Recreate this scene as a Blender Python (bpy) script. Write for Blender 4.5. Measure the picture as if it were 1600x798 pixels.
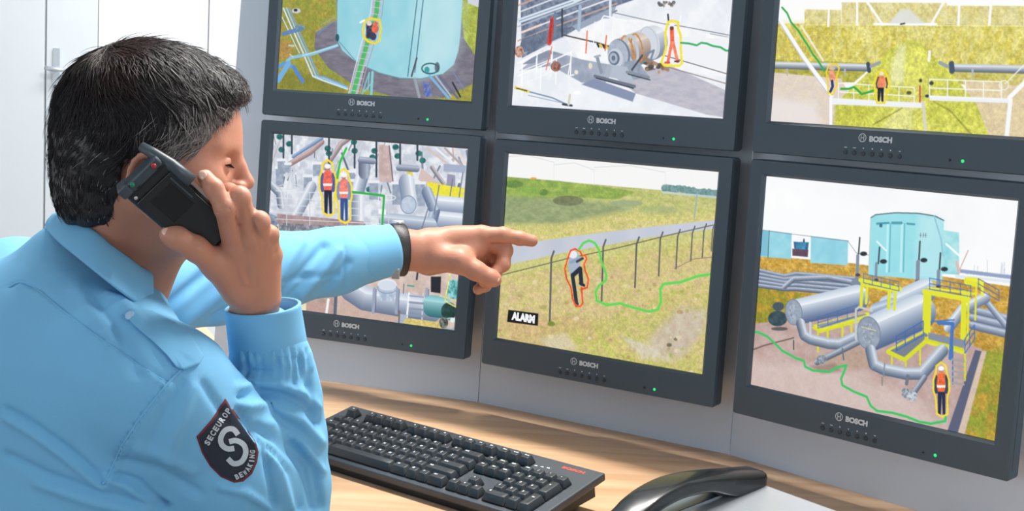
import bpy, bmesh, math, random
import numpy as np
from mathutils import Vector, Matrix
C = bpy.context.scene.collection
for o in list(bpy.data.objects): bpy.data.objects.remove(o)
random.seed(4); rng = np.random.default_rng(7)
SC = bpy.context.scene

# ------------------------------------------------------------------ camera
F = 2099.69                                   # focal length in pixels of the 1600 px wide frame
CZ = 1.285                                    # camera height
R = np.array([[0.99850701, 0.0, -0.05462379],
              [0.00691409, 0.99195684, 0.12638760],
              [0.05418444, -0.12657658, 0.99047585]])
cd = bpy.data.cameras.new('camera'); cam = bpy.data.objects.new('camera', cd); C.objects.link(cam)
cd.sensor_width = 36; cd.lens = F/1600*36; cd.clip_start = .05
m4 = Matrix.Identity(4)
for r in range(3):
    m4[r][0] = R[r, 0]; m4[r][1] = R[r, 2]; m4[r][2] = -R[r, 1]
m4[2][3] = CZ
cam.matrix_world = m4
SC.camera = cam
def P(px, py, y):
    """point of the room seen at (px, py) of the photograph at depth y (world y)"""
    r = R @ np.array([(px-800)/F, 1, -(py-399)/F]); r = r*(y/r[1])
    return np.array([r[0], r[1], r[2]+CZ])
def PZ(px, py, z):
    r = R @ np.array([(px-800)/F, 1, -(py-399)/F]); r = r*((z-CZ)/r[2])
    return np.array([r[0], r[1], z])
def pr(p):
    q = (np.asarray(p)-[0, 0, CZ]) @ R
    return np.stack([800+F*q[..., 0]/q[..., 1], 399-F*q[..., 2]/q[..., 1]], -1)

# ------------------------------------------------------------------ world, lights, exposure
w = bpy.data.worlds.new('world'); SC.world = w; w.use_nodes = True
w.node_tree.nodes['Background'].inputs[0].default_value = (.80, .90, 1.0, 1)
w.node_tree.nodes['Background'].inputs[1].default_value = .24
SC.view_settings.view_transform = 'Standard'; SC.view_settings.look = 'None'
SC.view_settings.exposure = 0; SC.view_settings.gamma = 1; SC.view_settings.use_curve_mapping = False
def area(name, loc, target, sx, sy, power, col):
    l = bpy.data.lights.new(name, 'AREA'); l.shape = 'RECTANGLE'; l.size = sx; l.size_y = sy; l.energy = power; l.color = col
    o = bpy.data.objects.new(name, l); C.objects.link(o); o.location = loc
    d = Vector(target)-Vector(loc); o.rotation_euler = d.to_track_quat('-Z', 'Y').to_euler(); return o
area('left_fill_light', (-2.4, -.9, 1.55), (-.3, 1.6, 1.0), 1.2, 1.0, 20, (.84, .93, 1.0))  # added soft fill from the left, set low to reach the shirt's back
o = area('ceiling_lamp_and_fill', (.21, 2.195, 2.84), (.21, 2.195, 0), 1.6, .06, 100, (1, .97, .92)); o.rotation_euler = (0, 0, -.58)
area('ceiling_lamp_and_fill', (1.0, 2.6, 2.6), (-.28, 1.44, 1.2), .6, .4, 38, (1, .98, .96))  # added key light, aimed over the panel wall to brighten the face
area('ceiling_lamp_and_fill', (1.7, -.4, 1.5), (.4, 1.9, 1.0), 1.0, .7, 18, (.88, .94, 1.0))  # added fill from the right for panels and monitors, well below the ceiling
area('door_wash_light', (-.9, 4.3, 2.6), (-.9, 5.4, 1.6), 1.2, .5, 25, (.95, .98, 1.0))

# ------------------------------------------------------------------ helpers
def lin(c):
    if isinstance(c, str): c = [int(c[i:i+2], 16)/255 for i in (0, 2, 4)]
    return tuple((x/12.92 if x <= .04045 else ((x+.055)/1.055)**2.4) for x in c)
MATS = {}
def mat(name, col, rough=.5, metal=0, bump=0, bscale=40, var=0, vscale=8, spec=.5, coat=0, sss=0, stretch=None):
    if name in MATS: return MATS[name]
    m = bpy.data.materials.new(name); m.use_nodes = True; nt = m.node_tree; b = nt.nodes['Principled BSDF']
    c = lin(col); b.inputs['Base Color'].default_value = (*c, 1)
    b.inputs['Roughness'].default_value = rough; b.inputs['Metallic'].default_value = metal
    b.inputs['Specular IOR Level'].default_value = spec; b.inputs['Coat Weight'].default_value = coat
    if sss:
        b.inputs['Subsurface Weight'].default_value = sss; b.inputs['Subsurface Radius'].default_value = (.010, .004, .002); b.inputs['Subsurface Scale'].default_value = .6
    tc = nt.nodes.new('ShaderNodeTexCoord'); mp = nt.nodes.new('ShaderNodeMapping')
    nt.links.new(tc.outputs['Object'], mp.inputs[0])
    if stretch: mp.inputs['Scale'].default_value = stretch
    if var:
        n = nt.nodes.new('ShaderNodeTexNoise'); n.inputs['Scale'].default_value = vscale; n.inputs['Detail'].default_value = 5
        nt.links.new(mp.outputs[0], n.inputs['Vector'])
        mx = nt.nodes.new('ShaderNodeMix'); mx.data_type = 'RGBA'
        mx.inputs[6].default_value = (*[x*(1-var) for x in c], 1); mx.inputs[7].default_value = (*[min(1, x*(1+var)) for x in c], 1)
        nt.links.new(n.outputs[0], mx.inputs[0]); nt.links.new(mx.outputs[2], b.inputs['Base Color'])
    if bump:
        n = nt.nodes.new('ShaderNodeTexNoise'); n.inputs['Scale'].default_value = bscale; n.inputs['Detail'].default_value = 4
        nt.links.new(mp.outputs[0], n.inputs['Vector'])
        bp = nt.nodes.new('ShaderNodeBump'); bp.inputs['Strength'].default_value = bump; bp.inputs['Distance'].default_value = .002
        nt.links.new(n.outputs[0], bp.inputs['Height']); nt.links.new(bp.outputs[0], b.inputs['Normal'])
    MATS[name] = m; return m
def emis(name, col, s=1):
    m = bpy.data.materials.new(name); m.use_nodes = True; nt = m.node_tree; nt.nodes.clear()
    e = nt.nodes.new('ShaderNodeEmission'); o = nt.nodes.new('ShaderNodeOutputMaterial')
    e.inputs[0].default_value = (*lin(col), 1); e.inputs[1].default_value = s
    nt.links.new(e.outputs[0], o.inputs[0]); return m
def obj(name, verts, faces, material, parent=None, smooth=False):
    me = bpy.data.meshes.new(name); me.from_pydata([tuple(map(float, v)) for v in verts], [], [tuple(f) for f in faces]); me.update()
    return link(name, me, material, parent, smooth)
def link(name, me, material, parent=None, smooth=False):
    o = bpy.data.objects.new(name, me); C.objects.link(o)
    if material is not None and not me.materials: me.materials.append(material)
    if parent is not None: o.parent = parent
    if smooth and len(me.polygons): me.polygons.foreach_set('use_smooth', [True]*len(me.polygons))
    return o
def objnp(name, V, Q, material, parent=None, smooth=True):
    """fast mesh from arrays: Q is (n,3) or (n,4)"""
    me = bpy.data.meshes.new(name); n, k = Q.shape
    me.vertices.add(len(V)); me.vertices.foreach_set('co', np.asarray(V, np.float32).ravel())
    me.loops.add(n*k); me.loops.foreach_set('vertex_index', Q.astype(np.int32).ravel())
    me.polygons.add(n); me.polygons.foreach_set('loop_start', np.arange(0, n*k, k, dtype=np.int32))
    me.update(calc_edges=True)
    if smooth: me.polygons.foreach_set('use_smooth', np.ones(n, bool))
    return link(name, me, material, parent)
def bmobj(name, bm, material, parent=None, smooth=False):
    me = bpy.data.meshes.new(name); bmesh.ops.recalc_face_normals(bm, faces=bm.faces); bm.to_mesh(me); bm.free()
    return link(name, me, material, parent, smooth)
def add_box(bm, x0, x1, y0, y1, z0, z1, bev=0, seg=2, taper=None):
    vs = [bm.verts.new((x, y, z)) for x in (x0, x1) for y in (y0, y1) for z in (z0, z1)]
    fs = [bm.faces.new([vs[i] for i in q]) for q in ((0, 1, 3, 2), (4, 6, 7, 5), (0, 4, 5, 1), (2, 3, 7, 6), (0, 2, 6, 4), (1, 5, 7, 3))]
    if taper:                                      # shrink the top face
        cx, cy = (x0+x1)/2, (y0+y1)/2
        for v in vs:
            if v.co.z == max(z0, z1): v.co.x = cx+(v.co.x-cx)*taper[0]; v.co.y = cy+(v.co.y-cy)*taper[1]+(taper[2] if len(taper) > 2 else 0)
    if bev: bmesh.ops.bevel(bm, geom=list({e for f in fs for e in f.edges}), offset=bev, segments=seg, profile=.6, affect='EDGES')
def box(name, dims, material, parent=None, bev=0, **k):
    bm = bmesh.new(); add_box(bm, *dims, bev=bev, **k); return bmobj(name, bm, material, parent)
def add_tube(bm, pts, rad, n=10, caps=True, flat=None):
    """tube along pts; rad scalar or list; flat=(vector, factor) squashes the section along a vector"""
    pts = [Vector(p) for p in pts]; rings = []
    ref = Vector((0, 0, 1))
    t0 = (pts[1]-pts[0]).normalized()
    if abs(t0.dot(ref)) > .9: ref = Vector((1, 0, 0))
    u = t0.cross(ref).normalized()
    for i, p in enumerate(pts):
        t = (pts[min(i+1, len(pts)-1)]-pts[max(i-1, 0)]).normalized()
        u = (u-t*u.dot(t)).normalized(); v = t.cross(u)
        r = rad[i] if hasattr(rad, '__len__') else rad
        ring = []
        for k in range(n):
            a = 2*math.pi*k/n; d = u*math.cos(a)*r+v*math.sin(a)*r
            if flat: f = Vector(flat[0]); d -= f*d.dot(f)*(1-flat[1])
            ring.append(bm.verts.new(p+d))
        rings.append(ring)
    for a, b in zip(rings, rings[1:]):
        for k in range(n): bm.faces.new((a[k], a[(k+1) % n], b[(k+1) % n], b[k]))
    if caps:
        bm.faces.new(rings[0][::-1]); bm.faces.new(rings[-1])
def add_lathe(bm, prof, n=24, center=(0, 0, 0), axis='z'):
    rings = []
    for r, h in prof:
        ring = []
        for k in range(n):
            a = 2*math.pi*k/n; p = (r*math.cos(a), r*math.sin(a), h)
            if axis == 'y': p = (p[0], -p[2], p[1])
            ring.append(bm.verts.new(Vector(p)+Vector(center)))
        rings.append(ring)
    for a, b in zip(rings, rings[1:]):
        for k in range(n): bm.faces.new((a[k], a[(k+1) % n], b[(k+1) % n], b[k]))
    bm.faces.new(rings[0][::-1]); bm.faces.new(rings[-1])
def text_mesh(body, size, bold=0., depth=.0, align='CENTER', sx=1.):
    cu = bpy.data.curves.new('t', 'FONT'); cu.body = body; cu.size = size; cu.offset = bold; cu.extrude = depth
    cu.align_x = align; cu.align_y = 'CENTER'; cu.resolution_u = 3
    o = bpy.data.objects.new('t', cu); C.objects.link(o)
    bpy.context.view_layer.update()
    me = bpy.data.meshes.new_from_object(o.evaluated_get(bpy.context.evaluated_depsgraph_get()))
    bpy.data.objects.remove(o); bpy.data.curves.remove(cu)
    if sx != 1.:
        for v in me.vertices: v.co.x *= sx
    return me
def text_fit(body, width, height, bold=0., depth=.00008):
    """text scaled to a width and a cap height, centred on the origin"""
    me = text_mesh(body, 1, bold/height if height else 0, 0)
    co = np.zeros(len(me.vertices)*3, np.float32); me.vertices.foreach_get('co', co); co = co.reshape(-1, 3)
    lo, hi = co.min(0), co.max(0)
    co[:, 0] = (co[:, 0]-(lo[0]+hi[0])/2)*width/(hi[0]-lo[0]); co[:, 1] = (co[:, 1]-(lo[1]+hi[1])/2)*height/(hi[1]-lo[1])
    me.vertices.foreach_set('co', co.ravel()); return me
def put(me, M):
    me.transform(M); return me
def thing(name, label, cat, loc=(0, 0, 0), M=None, group=None):
    o = bpy.data.objects.new(name, None); C.objects.link(o); o.empty_display_size = .05
    if M is not None: o.matrix_world = M
    else: o.location = loc
    return tag(o, label, cat, group)
def tag(o, label, cat, group=None):
    o['label'] = label; o['category'] = cat
    if group: o['group'] = group
    return o
def struct(o): o['kind'] = 'structure'; return o
def frame(o, ax, ay, az):
    M = Matrix.Identity(4)
    for r in range(3):
        M[r][0] = ax[r]; M[r][1] = ay[r]; M[r][2] = az[r]; M[r][3] = o[r]
    return M
def nrm(v): v = np.asarray(v, float); return v/np.linalg.norm(v)
def Rz(a): c, s = math.cos(a), math.sin(a); return np.array([[c, -s, 0], [s, c, 0], [0, 0, 1]])
def Rx(a): c, s = math.cos(a), math.sin(a); return np.array([[1, 0, 0], [0, c, -s], [0, s, c]])
def Ry(a): c, s = math.cos(a), math.sin(a); return np.array([[c, 0, s], [0, 1, 0], [-s, 0, c]])
DESK = CZ-.543
# ------------------------------------------------------------------ the room
M_WALL = mat('wall_paint', 'f4f6f8', .7, var=.02)
M_DOOR = mat('door_paint', 'e9eef2', .45, var=.02)
M_PANEL = mat('panel_laminate', 'c9d5e4', .55, var=.05, vscale=3)
M_FLOOR = mat('floor_lino', '8e8f90', .5, var=.1)
def slab(name, a, b, z0, z1, th, m):
    a = np.array([*a[:2], 0]); b = np.array([*b[:2], 0]); d = nrm(b-a); n = np.array([-d[1], d[0], 0])*th
    v = [a, b, b+n, a+n]; v = [(p[0], p[1], z) for z in (z0, z1) for p in v]
    return obj(name, v, [(0, 3, 2, 1), (4, 5, 6, 7), (0, 1, 5, 4), (1, 2, 6, 5), (2, 3, 7, 6), (3, 0, 4, 7)], m)
YB = 5.4
struct(box('floor', (-3.6, 3.2, -1.6, YB+.1, -.1, 0), M_FLOOR))
struct(box('ceiling', (-3.6, 3.2, -1.6, YB+.1, 2.9, 3.0), M_WALL))
# back wall with a joint pattern, a door leaf and its frame
struct(box('wall_back', (-3.6, 3.2, YB, YB+.1, 0, 2.9), M_WALL))
struct(box('wall_left', (-3.7, -3.6, -1.6, YB+.1, 0, 2.9), M_WALL))
struct(box('wall_right', (3.2, 3.3, -1.6, YB+.1, 0, 2.9), M_WALL))
xa, xb, xc = [P(x, 60, YB)[0] for x in (75, 157, 328)]
zd = .0
d1 = struct(box('door_1', (xa+.004, xb-.003, YB-.03, YB-.001, .01, 2.35), M_DOOR, bev=.004))
d2 = struct(box('door_2', (xa-.62, xa-.004, YB-.03, YB-.001, .01, 2.35), M_DOOR, bev=.004))
struct(box('trim_1', (xb, xc-.004, YB-.03, YB-.001, .01, 2.35), M_WALL, bev=.004))
struct(box('trim_2', (xc+.002, xc+1.2, YB-.03, YB-.001, .01, 2.35), M_WALL, bev=.004))
# lever handle on its long plate
M_STEEL = mat('brushed_steel', 'd4dae0', .32, .7)
c0, c1 = P(88, 75, YB-.04), P(88, 156, YB-.04)
hw = 5.2*YB/F
hp = box('door_handle', (c0[0]-hw, c0[0]+hw, YB-.042, YB-.0301, c1[2], c0[2]), M_STEEL, d1, bev=.003)
hz = P(88, 108, YB-.04)[2]
bm = bmesh.new(); add_tube(bm, [(c0[0]-.004, YB-.04, hz), (c0[0]-.004, YB-.085, hz)], .011)
add_tube(bm, [(c0[0]-.028, YB-.085, hz+.003), (c0[0], YB-.087, hz), (c0[0]+.052, YB-.085, hz-.002)], [.009, .011, .009])
bmobj('lever', bm, M_STEEL, hp, True)
bm = bmesh.new(); add_lathe(bm, [(.009, 0), (.009, .004), (.006, .005)], center=(c0[0], YB-.042, hz-.07), axis='y'); bmobj('key_cylinder', bm, mat('lock_grey', '6e7780', .4, .8), hp)

# faceted panel wall that carries the monitors; lower corners traced on the desk
PB = [PZ(331, 571, DESK), PZ(747, 628, DESK), PZ(1140, 710, DESK), PZ(1420, 794, DESK)]
d3 = nrm(PB[3]-PB[2]); PB[3] = PB[2]+d3*.62
PT = [p+[0, 0, 1.02] for p in PB]
n0 = np.array([-math.sin(-.376), math.cos(-.376), 0])
PT[0] = PT[0]+n0*.055; PT[1] = PT[1]+n0*.03
q = P(376, 0, 1.0); q = q-[0, 0, CZ]                      # lean of the free left edge
for s in np.linspace(1, 3, 400):                           # meet the panel plane
    X = q*s+[0, 0, CZ]
    t = (X[2]-DESK)/1.02; L = PB[0]*(1-t)+PT[0]*t; Rr = PB[1]*(1-t)+PT[1]*t
    nn = np.array([-(Rr-L)[1], (Rr-L)[0]])
    if (X[:2]-L[:2]) @ nn > 0: break
PT[0] = PB[0]+(X-PB[0])/((X[2]-DESK)/1.02)
for i in range(3):
    a, b, c, d = PB[i], PB[i+1], PT[i+1], PT[i]
    n = nrm(np.cross(b-a, d-a)); n = n if n[1] > 0 else -n
    e = .0008*nrm(b-a)
    V = [a+e, b-e, c-e, d+e]; V = V+[v+n*.024 for v in V]
    o = obj('wall_panel', V, [(0, 1, 2, 3), (7, 6, 5, 4), (0, 4, 5, 1), (1, 5, 6, 2), (2, 6, 7, 3), (3, 7, 4, 0)], M_PANEL)
    tag(o, ['grey panel behind the leftmost pair of stacked monitors', 'grey panel behind the middle pair of stacked monitors', 'grey panel behind the rightmost pair of stacked monitors'][i], 'panel', 'panels of the monitor wall')

# wooden desk: top on a carcase
def wood():
    m = bpy.data.materials.new('beech_veneer'); m.use_nodes = True; nt = m.node_tree; b = nt.nodes['Principled BSDF']
    tc = nt.nodes.new('ShaderNodeTexCoord'); mp = nt.nodes.new('ShaderNodeMapping'); mp.inputs['Rotation'].default_value = (0, 0, .55); mp.inputs['Scale'].default_value = (1.2, 14, 1)
    n = nt.nodes.new('ShaderNodeTexNoise'); n.inputs['Scale'].default_value = 2.6; n.inputs['Detail'].default_value = 6; n.inputs['Distortion'].default_value = .4
    r = nt.nodes.new('ShaderNodeValToRGB'); r.color_ramp.elements[0].position = .3; r.color_ramp.elements[1].position = .72
    r.color_ramp.elements[0].color = (*lin('b9906e'), 1); r.color_ramp.elements[1].color = (*lin('d3b18d'), 1)
    nt.links.new(tc.outputs['Object'], mp.inputs[0]); nt.links.new(mp.outputs[0], n.inputs['Vector']); nt.links.new(n.outputs[0], r.inputs[0]); nt.links.new(r.outputs[0], b.inputs['Base Color'])
    b.inputs['Roughness'].default_value = .38; return m
M_WOOD = wood()
out = [(-1.35, 2.95), (-.70, 2.95), *[(p[0]+.03, p[1]+.05) for p in PB], (PB[3][0]+.15, PB[3][1]-.35), (.95, .62), (.62, .72), (-.02, 1.22), (-.15, 1.50), (-.45, 1.80), (-.70, 2.04), (-1.35, 2.2)]
out = [(x, y) for x, y in out]
desk = thing('desk', 'light beech wood desk running along the monitor wall under the keyboard', 'desk', (0, 0, 0))
bm = bmesh.new()
lo = [bm.verts.new((x, y, DESK-.03)) for x, y in out]; hi = [bm.verts.new((x, y, DESK)) for x, y in out]
bm.faces.new(lo); bm.faces.new(hi[::-1]); N = len(out)
for i in range(N): bm.faces.new((lo[i], hi[i], hi[(i+1) % N], lo[(i+1) % N]))
bmobj('desktop', bm, M_WOOD, desk)
for (x, y) in ((-1.25, 2.3), (-1.2, 2.85), (.85, .8), (.9, 1.15)):
    bm = bmesh.new(); add_tube(bm, [(x, y, 0), (x, y, DESK-.03)], .03, 16); bmobj('leg', bm, M_STEEL, desk, True)

# ------------------------------------------------------------------ monitors
W, H = .3677, .29859; ML, MR, MT, MB, G, D = .0240, .0244, .0229, .0457, .0090, .0287
UP = H+MT+MB+G
POSE = [((-.4322, 2.3116, -.4061), -.3769, .0552, .0031), ((-.0205, 2.1443, -.4098), -.5798, .0189, -.0012), ((.3473, 1.8853, -.4081), -.7887, .0021, -.0046)]
M_BEZEL = mat('monitor_plastic', '3f4e5a', .42, bump=.05, bscale=900, spec=.4)
M_CASE = mat('monitor_side_plastic', '35424c', .5, spec=.4)
M_LIP = mat('bezel_lip', '4c5c69', .35)
M_PRINT = mat('white_print', 'c3cdd5', .6)
M_BTN = mat('button_plastic', '26303a', .3)
M_LED = emis('green_led', '2fdc7c', 1.3); M_HOLE = mat('sensor_hole', '11161b', .3)
M_BRKT = mat('bracket_black', '1c2126', .4, .6)
def monitor(ci, row, label):
    o, yaw, tilt, rl = POSE[ci]
    A = Rz(yaw) @ Rx(-tilt) @ Ry(rl)
    org = np.array(o)+[0, 0, CZ]+A @ np.array([0, 0, UP*row])
    M = frame(org, A[:, 0], A[:, 1], A[:, 2])
    t = thing('monitor', label, 'monitor', M=M, group='monitors mounted on the panel wall')
    # bezel: front ring with a sloped inner lip, rounded outer corners; local x right, z up, y into the wall
    x0, x1, z0, z1 = -ML, W+MR, -MB, H+MT
    def ring(x0, x1, z0, z1, r, y, n=4):
        out = []
        for (cx, cz, a0) in ((x1-r, z1-r, 0), (x0+r, z1-r, 90), (x0+r, z0+r, 180), (x1-r, z0+r, 270)):
            for k in range(n+1):
                a = math.radians(a0+90*k/n); out.append((cx+r*math.cos(a), y, cz+r*math.sin(a)))
        return out
    prof = [ring(x0+.002, x1-.002, z0+.002, z1-.002, .006, D), ring(x0, x1, z0, z1, .006, D-.003), ring(x0, x1, z0, z1, .004, .003), ring(x0+.0012, x1-.0012, z0+.0012, z1-.0012, .003, .0),
            ring(-.004, W+.004, -.004, H+.004, .0012, .0), ring(-.0004, W+.0004, -.0004, H+.0004, .0004, .004), ring(-.0004, W+.0004, -.0004, H+.0004, .0004, .0075)]
    V = [p for r_ in prof for p in r_]; n = len(prof[0]); Fc = []
    for i in range(len(prof)-1):
        for k in range(n): Fc.append((i*n+k, i*n+(k+1) % n, (i+1)*n+(k+1) % n, (i+1)*n+k))
    bz = obj('bezel', V, Fc, M_BEZEL, t)
    # back shell: rounded box that swells backwards
    bm = bmesh.new(); add_box(bm, x0+.003, x1-.003, .0085, D, z0+.003, z1-.003, bev=.004)
    bmobj('casing', bm, M_CASE, t)
    bm = bmesh.new(); add_box(bm, W/2-.05, W/2+.05, D, .045, H/2-.06, H/2+.04, bev=.003); bmobj('wall_bracket', bm, M_BRKT, t)
    # side groove line
    for xs in (x1+.0002,):
        box('seam', (xs-.0006, xs+.0003, .0085, .0092, z0+.012, z1-.012), M_LIP, t)
    # controls
    k = .0355/1
    cx = W*.475
    RX = frame((0, 0, 0), (1, 0, 0), (0, 0, 1), (0, -1, 0))        # text plane -> monitor front
    me = text_fit('BOSCH', .0335, .0080, .0005)
    link('brand_lettering', put(me, Matrix.Translation((.178, -.0006, -.0150)) @ RX), M_PRINT, t)
    bm = bmesh.new(); ex, ez, er = .151, -.0143, .0058
    def flatring(r0, r1, n=32):
        a = [bm.verts.new((ex+r0*math.cos(2*math.pi*i/n), -.0006, ez+r0*math.sin(2*math.pi*i/n))) for i in range(n)]
        b = [bm.verts.new((ex+r1*math.cos(2*math.pi*i/n), -.0006, ez+r1*math.sin(2*math.pi*i/n))) for i in range(n)]
        for i in range(n): bm.faces.new((a[i], a[(i+1) % n], b[(i+1) % n], b[i]))
    flatring(er-.0010, er)
    for dx, w_, h_ in ((-.0021, .0009, .0070), (.0021, .0009, .0070), (0, .0042, .0009)):
        add_box(bm, ex+dx-w_/2, ex+dx+w_/2, -.0006, -.0005, ez-h_/2, ez+h_/2)
    bmobj('emblem', bm, M_PRINT, t)
    for i in range(7):
        bx = .127+i*.0133; bz_ = -.0350
        bm = bmesh.new(); add_lathe(bm, [(.0030, -.001), (.0032, .0006), (.0028, .0013), (.0012, .0015)], 16, center=(bx, 0, bz_), axis='y'); bmobj('control_button', bm, M_BTN, t, True)
        bm = bmesh.new(); wd = .0042 if i < 2 else (.003 if i == 6 else .0016); hh = .0009 if i < 2 or i == 6 else .0016
        add_box(bm, bx-wd/2, bx+wd/2, -.0006, -.0004, bz_+.0062, bz_+.0062+hh); bmobj('button_mark', bm, M_PRINT, t)
    for dx, mm, rr, nm in ((.277, M_HOLE, .0016, 'light_sensor'), (.294, M_LED, .0022, 'power_light')):
        bm = bmesh.new(); add_lathe(bm, [(rr, -.001), (rr, .0004), (rr*.6, .001)], 16, center=(dx, 0, -.0345), axis='y'); bmobj(nm, bm, mm, t, True)
    return t, org, A
LBL = [['bottom row monitor showing two workers on pipework, behind the pointing arm', 'monitor at the left of the top row, showing a worker beside a turquoise tank'],
       ['middle monitor of the bottom row, showing an intruder at a fence and the word ALARM', 'middle monitor of the top row, showing a grey winch on a pale deck'],
       ['monitor at the right of the bottom row, showing storage tanks and yellow framed pipes', 'top row monitor showing a yellow grass slope and a white walkway']]
MON = {}
for ci in range(3):
    for row in range(2): MON[ci, row] = monitor(ci, row, LBL[ci][row])
# ------------------------------------------------------------------ what the screens show: drawn procedurally, one coloured mesh per screen
def hom(src, dst):
    A = []; b = []
    for (x, y), (u_, v_) in zip(src, dst):
        A += [[x, y, 1, 0, 0, 0, -u_*x, -u_*y], [0, 0, 0, x, y, 1, -v_*x, -v_*y]]; b += [u_, v_]
    h = np.linalg.solve(np.array(A), np.array(b)); return np.append(h, 1).reshape(3, 3)
def hexc(c): return np.array([int(c[i:i+2], 16)/255 for i in (0, 2, 4)], np.float32)
class Canvas:
    def __init__(s, ci, row, cw=420):
        t, org, A = MON[ci, row]
        s.t = t; s.cw = cw; s.ch = int(cw*H/W)
        cor = [org+A @ np.array(p) for p in ((0, 0, H), (W, 0, H), (W, 0, 0), (0, 0, 0))]
        q = pr(np.array(cor)); s.Hm = hom(q, [(0, 0), (s.cw, 0), (s.cw, s.ch), (0, s.ch)])
        s.k = s.cw/((np.linalg.norm(q[1]-q[0])+np.linalg.norm(q[2]-q[3]))/2)
        s.im = np.ones((s.ch, s.cw, 3), np.float32)
        s.Y, s.X = np.mgrid[0:s.ch, 0:s.cw].astype(np.float32)+.5
        s.g = np.random.default_rng(11+ci*2+row)
    def q(s, pts):
        p = np.asarray(pts, float).reshape(-1, 2); h = np.c_[p, np.ones(len(p))] @ s.Hm.T
        return h[:, :2]/h[:, 2:]
    def noise(s, sc, sy=None, oct_=3):
        out = np.zeros((s.ch, s.cw), np.float32); amp = 1; tot = 0; sy = sy or sc
        for o in range(oct_):
            a, b = max(1.2, sc/2**o), max(1.2, sy/2**o)
            gx, gy = int(s.cw/a)+3, int(s.ch/b)+3; g = s.g.random((gy, gx)).astype(np.float32)
            x, y = s.X/a, s.Y/b; i, j = x.astype(int), y.astype(int); fx, fy = x-i, y-j
            fx = fx*fx*(3-2*fx); fy = fy*fy*(3-2*fy)
            out += amp*((g[j, i]*(1-fx)+g[j, i+1]*fx)*(1-fy)+(g[j+1, i]*(1-fx)+g[j+1, i+1]*fx)*fy); tot += amp; amp *= .62
        return out/tot
    def comp(s, sl, a, col):
        a = a[..., None]; s.im[sl] = s.im[sl]*(1-a)+col*a
    def win(s, p, pad):
        x0, y0 = np.floor(p.min(0)-pad).astype(int); x1, y1 = np.ceil(p.max(0)+pad).astype(int)+1
        return (slice(max(0, y0), max(0, min(s.ch, y1))), slice(max(0, x0), max(0, min(s.cw, x1))))
    def poly(s, pts, col, a=1, soft=.7, tex=None):
        p = s.q(pts); sl = s.win(p, soft+1); X, Y = s.X[sl], s.Y[sl]
        if X.size == 0: return
        ins = np.zeros(X.shape, bool); d = np.full(X.shape, 1e9, np.float32)
        for (x0, y0), (x1, y1) in zip(p, np.roll(p, -1, 0)):
            c = (y0 > Y) != (y1 > Y)
            ins ^= c & (X < (x1-x0)*(Y-y0)/((y1-y0) or 1e-9)+x0)
            L = (x1-x0)**2+(y1-y0)**2+1e-9; t = np.clip(((X-x0)*(x1-x0)+(Y-y0)*(y1-y0))/L, 0, 1)
            d = np.minimum(d, (X-x0-t*(x1-x0))**2+(Y-y0-t*(y1-y0))**2)
        d = np.sqrt(d); al = np.clip(.5+np.where(ins, d, -d)/(2*soft), 0, 1)*a
        c = hexc(col)[None, None]
        if tex:                                        # (second colour, scale, contrast[, vertical scale])
            n = s.noise(tex[1]*s.k, (tex[3]*s.k if len(tex) > 3 else None))[sl]; n = np.clip((n-.5)*tex[2]+.5, 0, 1)[..., None]
            c = c*(1-n)+hexc(tex[0])*n
        s.comp(sl, al, c)
    def dist(s, p, X, Y):
        d = np.full(X.shape, 1e9, np.float32); sg = np.zeros(X.shape, np.float32)
        for (x0, y0), (x1, y1) in zip(p[:-1], p[1:]):
            L = (x1-x0)**2+(y1-y0)**2+1e-9; t = np.clip(((X-x0)*(x1-x0)+(Y-y0)*(y1-y0))/L, 0, 1)
            dx, dy = X-x0-t*(x1-x0), Y-y0-t*(y1-y0); e = dx*dx+dy*dy; m = e < d
            nx, ny = -(y1-y0)/math.sqrt(L), (x1-x0)/math.sqrt(L)
            if ny < 0 or (abs(ny) < .05 and nx < 0): nx, ny = -nx, -ny
            sg = np.where(m, dx*nx+dy*ny, sg); d = np.minimum(d, e)
        return np.sqrt(d), sg
    def line(s, pts, w, col, a=1):
        p = s.q(pts); w = max(w*s.k, .8); sl = s.win(p, w/2+2); X, Y = s.X[sl], s.Y[sl]
        if X.size == 0: return
        d, _ = s.dist(p, X, Y); s.comp(sl, np.clip(w/2+.5-d, 0, 1)*a, hexc(col))
    def pipe(s, pts, w, col='b4bfd0', dark='5b6880', hi='f3f6fa', a=1):
        p = s.q(pts); w = w*s.k; sl = s.win(p, w/2+2); X, Y = s.X[sl], s.Y[sl]
        if X.size == 0: return
        d, g = s.dist(p, X, Y); f = np.clip(g/(w/2)*.5+.5, 0, 1)[..., None]     # 0 at the lit side
        c = np.where(f < .3, hexc(col)*(1-f/.3*.9)+hexc(hi)*(f/.3*.9), hexc(hi)*(1-(f-.3)/.7)**1.2+hexc(dark)*(1-(1-(f-.3)/.7)**1.2))
        c = np.where(f > .3, c*.6+hexc(col)*.4*(1-f)+hexc(dark)*.4*f, c)
        s.comp(sl, np.clip(w/2+.5-d, 0, 1)*a, c)
    def ell(s, x, y, rx, ry, col, a=1, rot=0, ring=0, tex=None):
        t = np.linspace(0, 2*np.pi, 29)[:-1]; cr, sr = math.cos(rot), math.sin(rot)
        pts = [(x+rx*math.cos(i)*cr-ry*math.sin(i)*sr, y+rx*math.cos(i)*sr+ry*math.sin(i)*cr) for i in t]
        if ring: s.line(pts+[pts[0]], ring, col, a)
        else: s.poly(pts, col, a, tex=tex)
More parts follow.
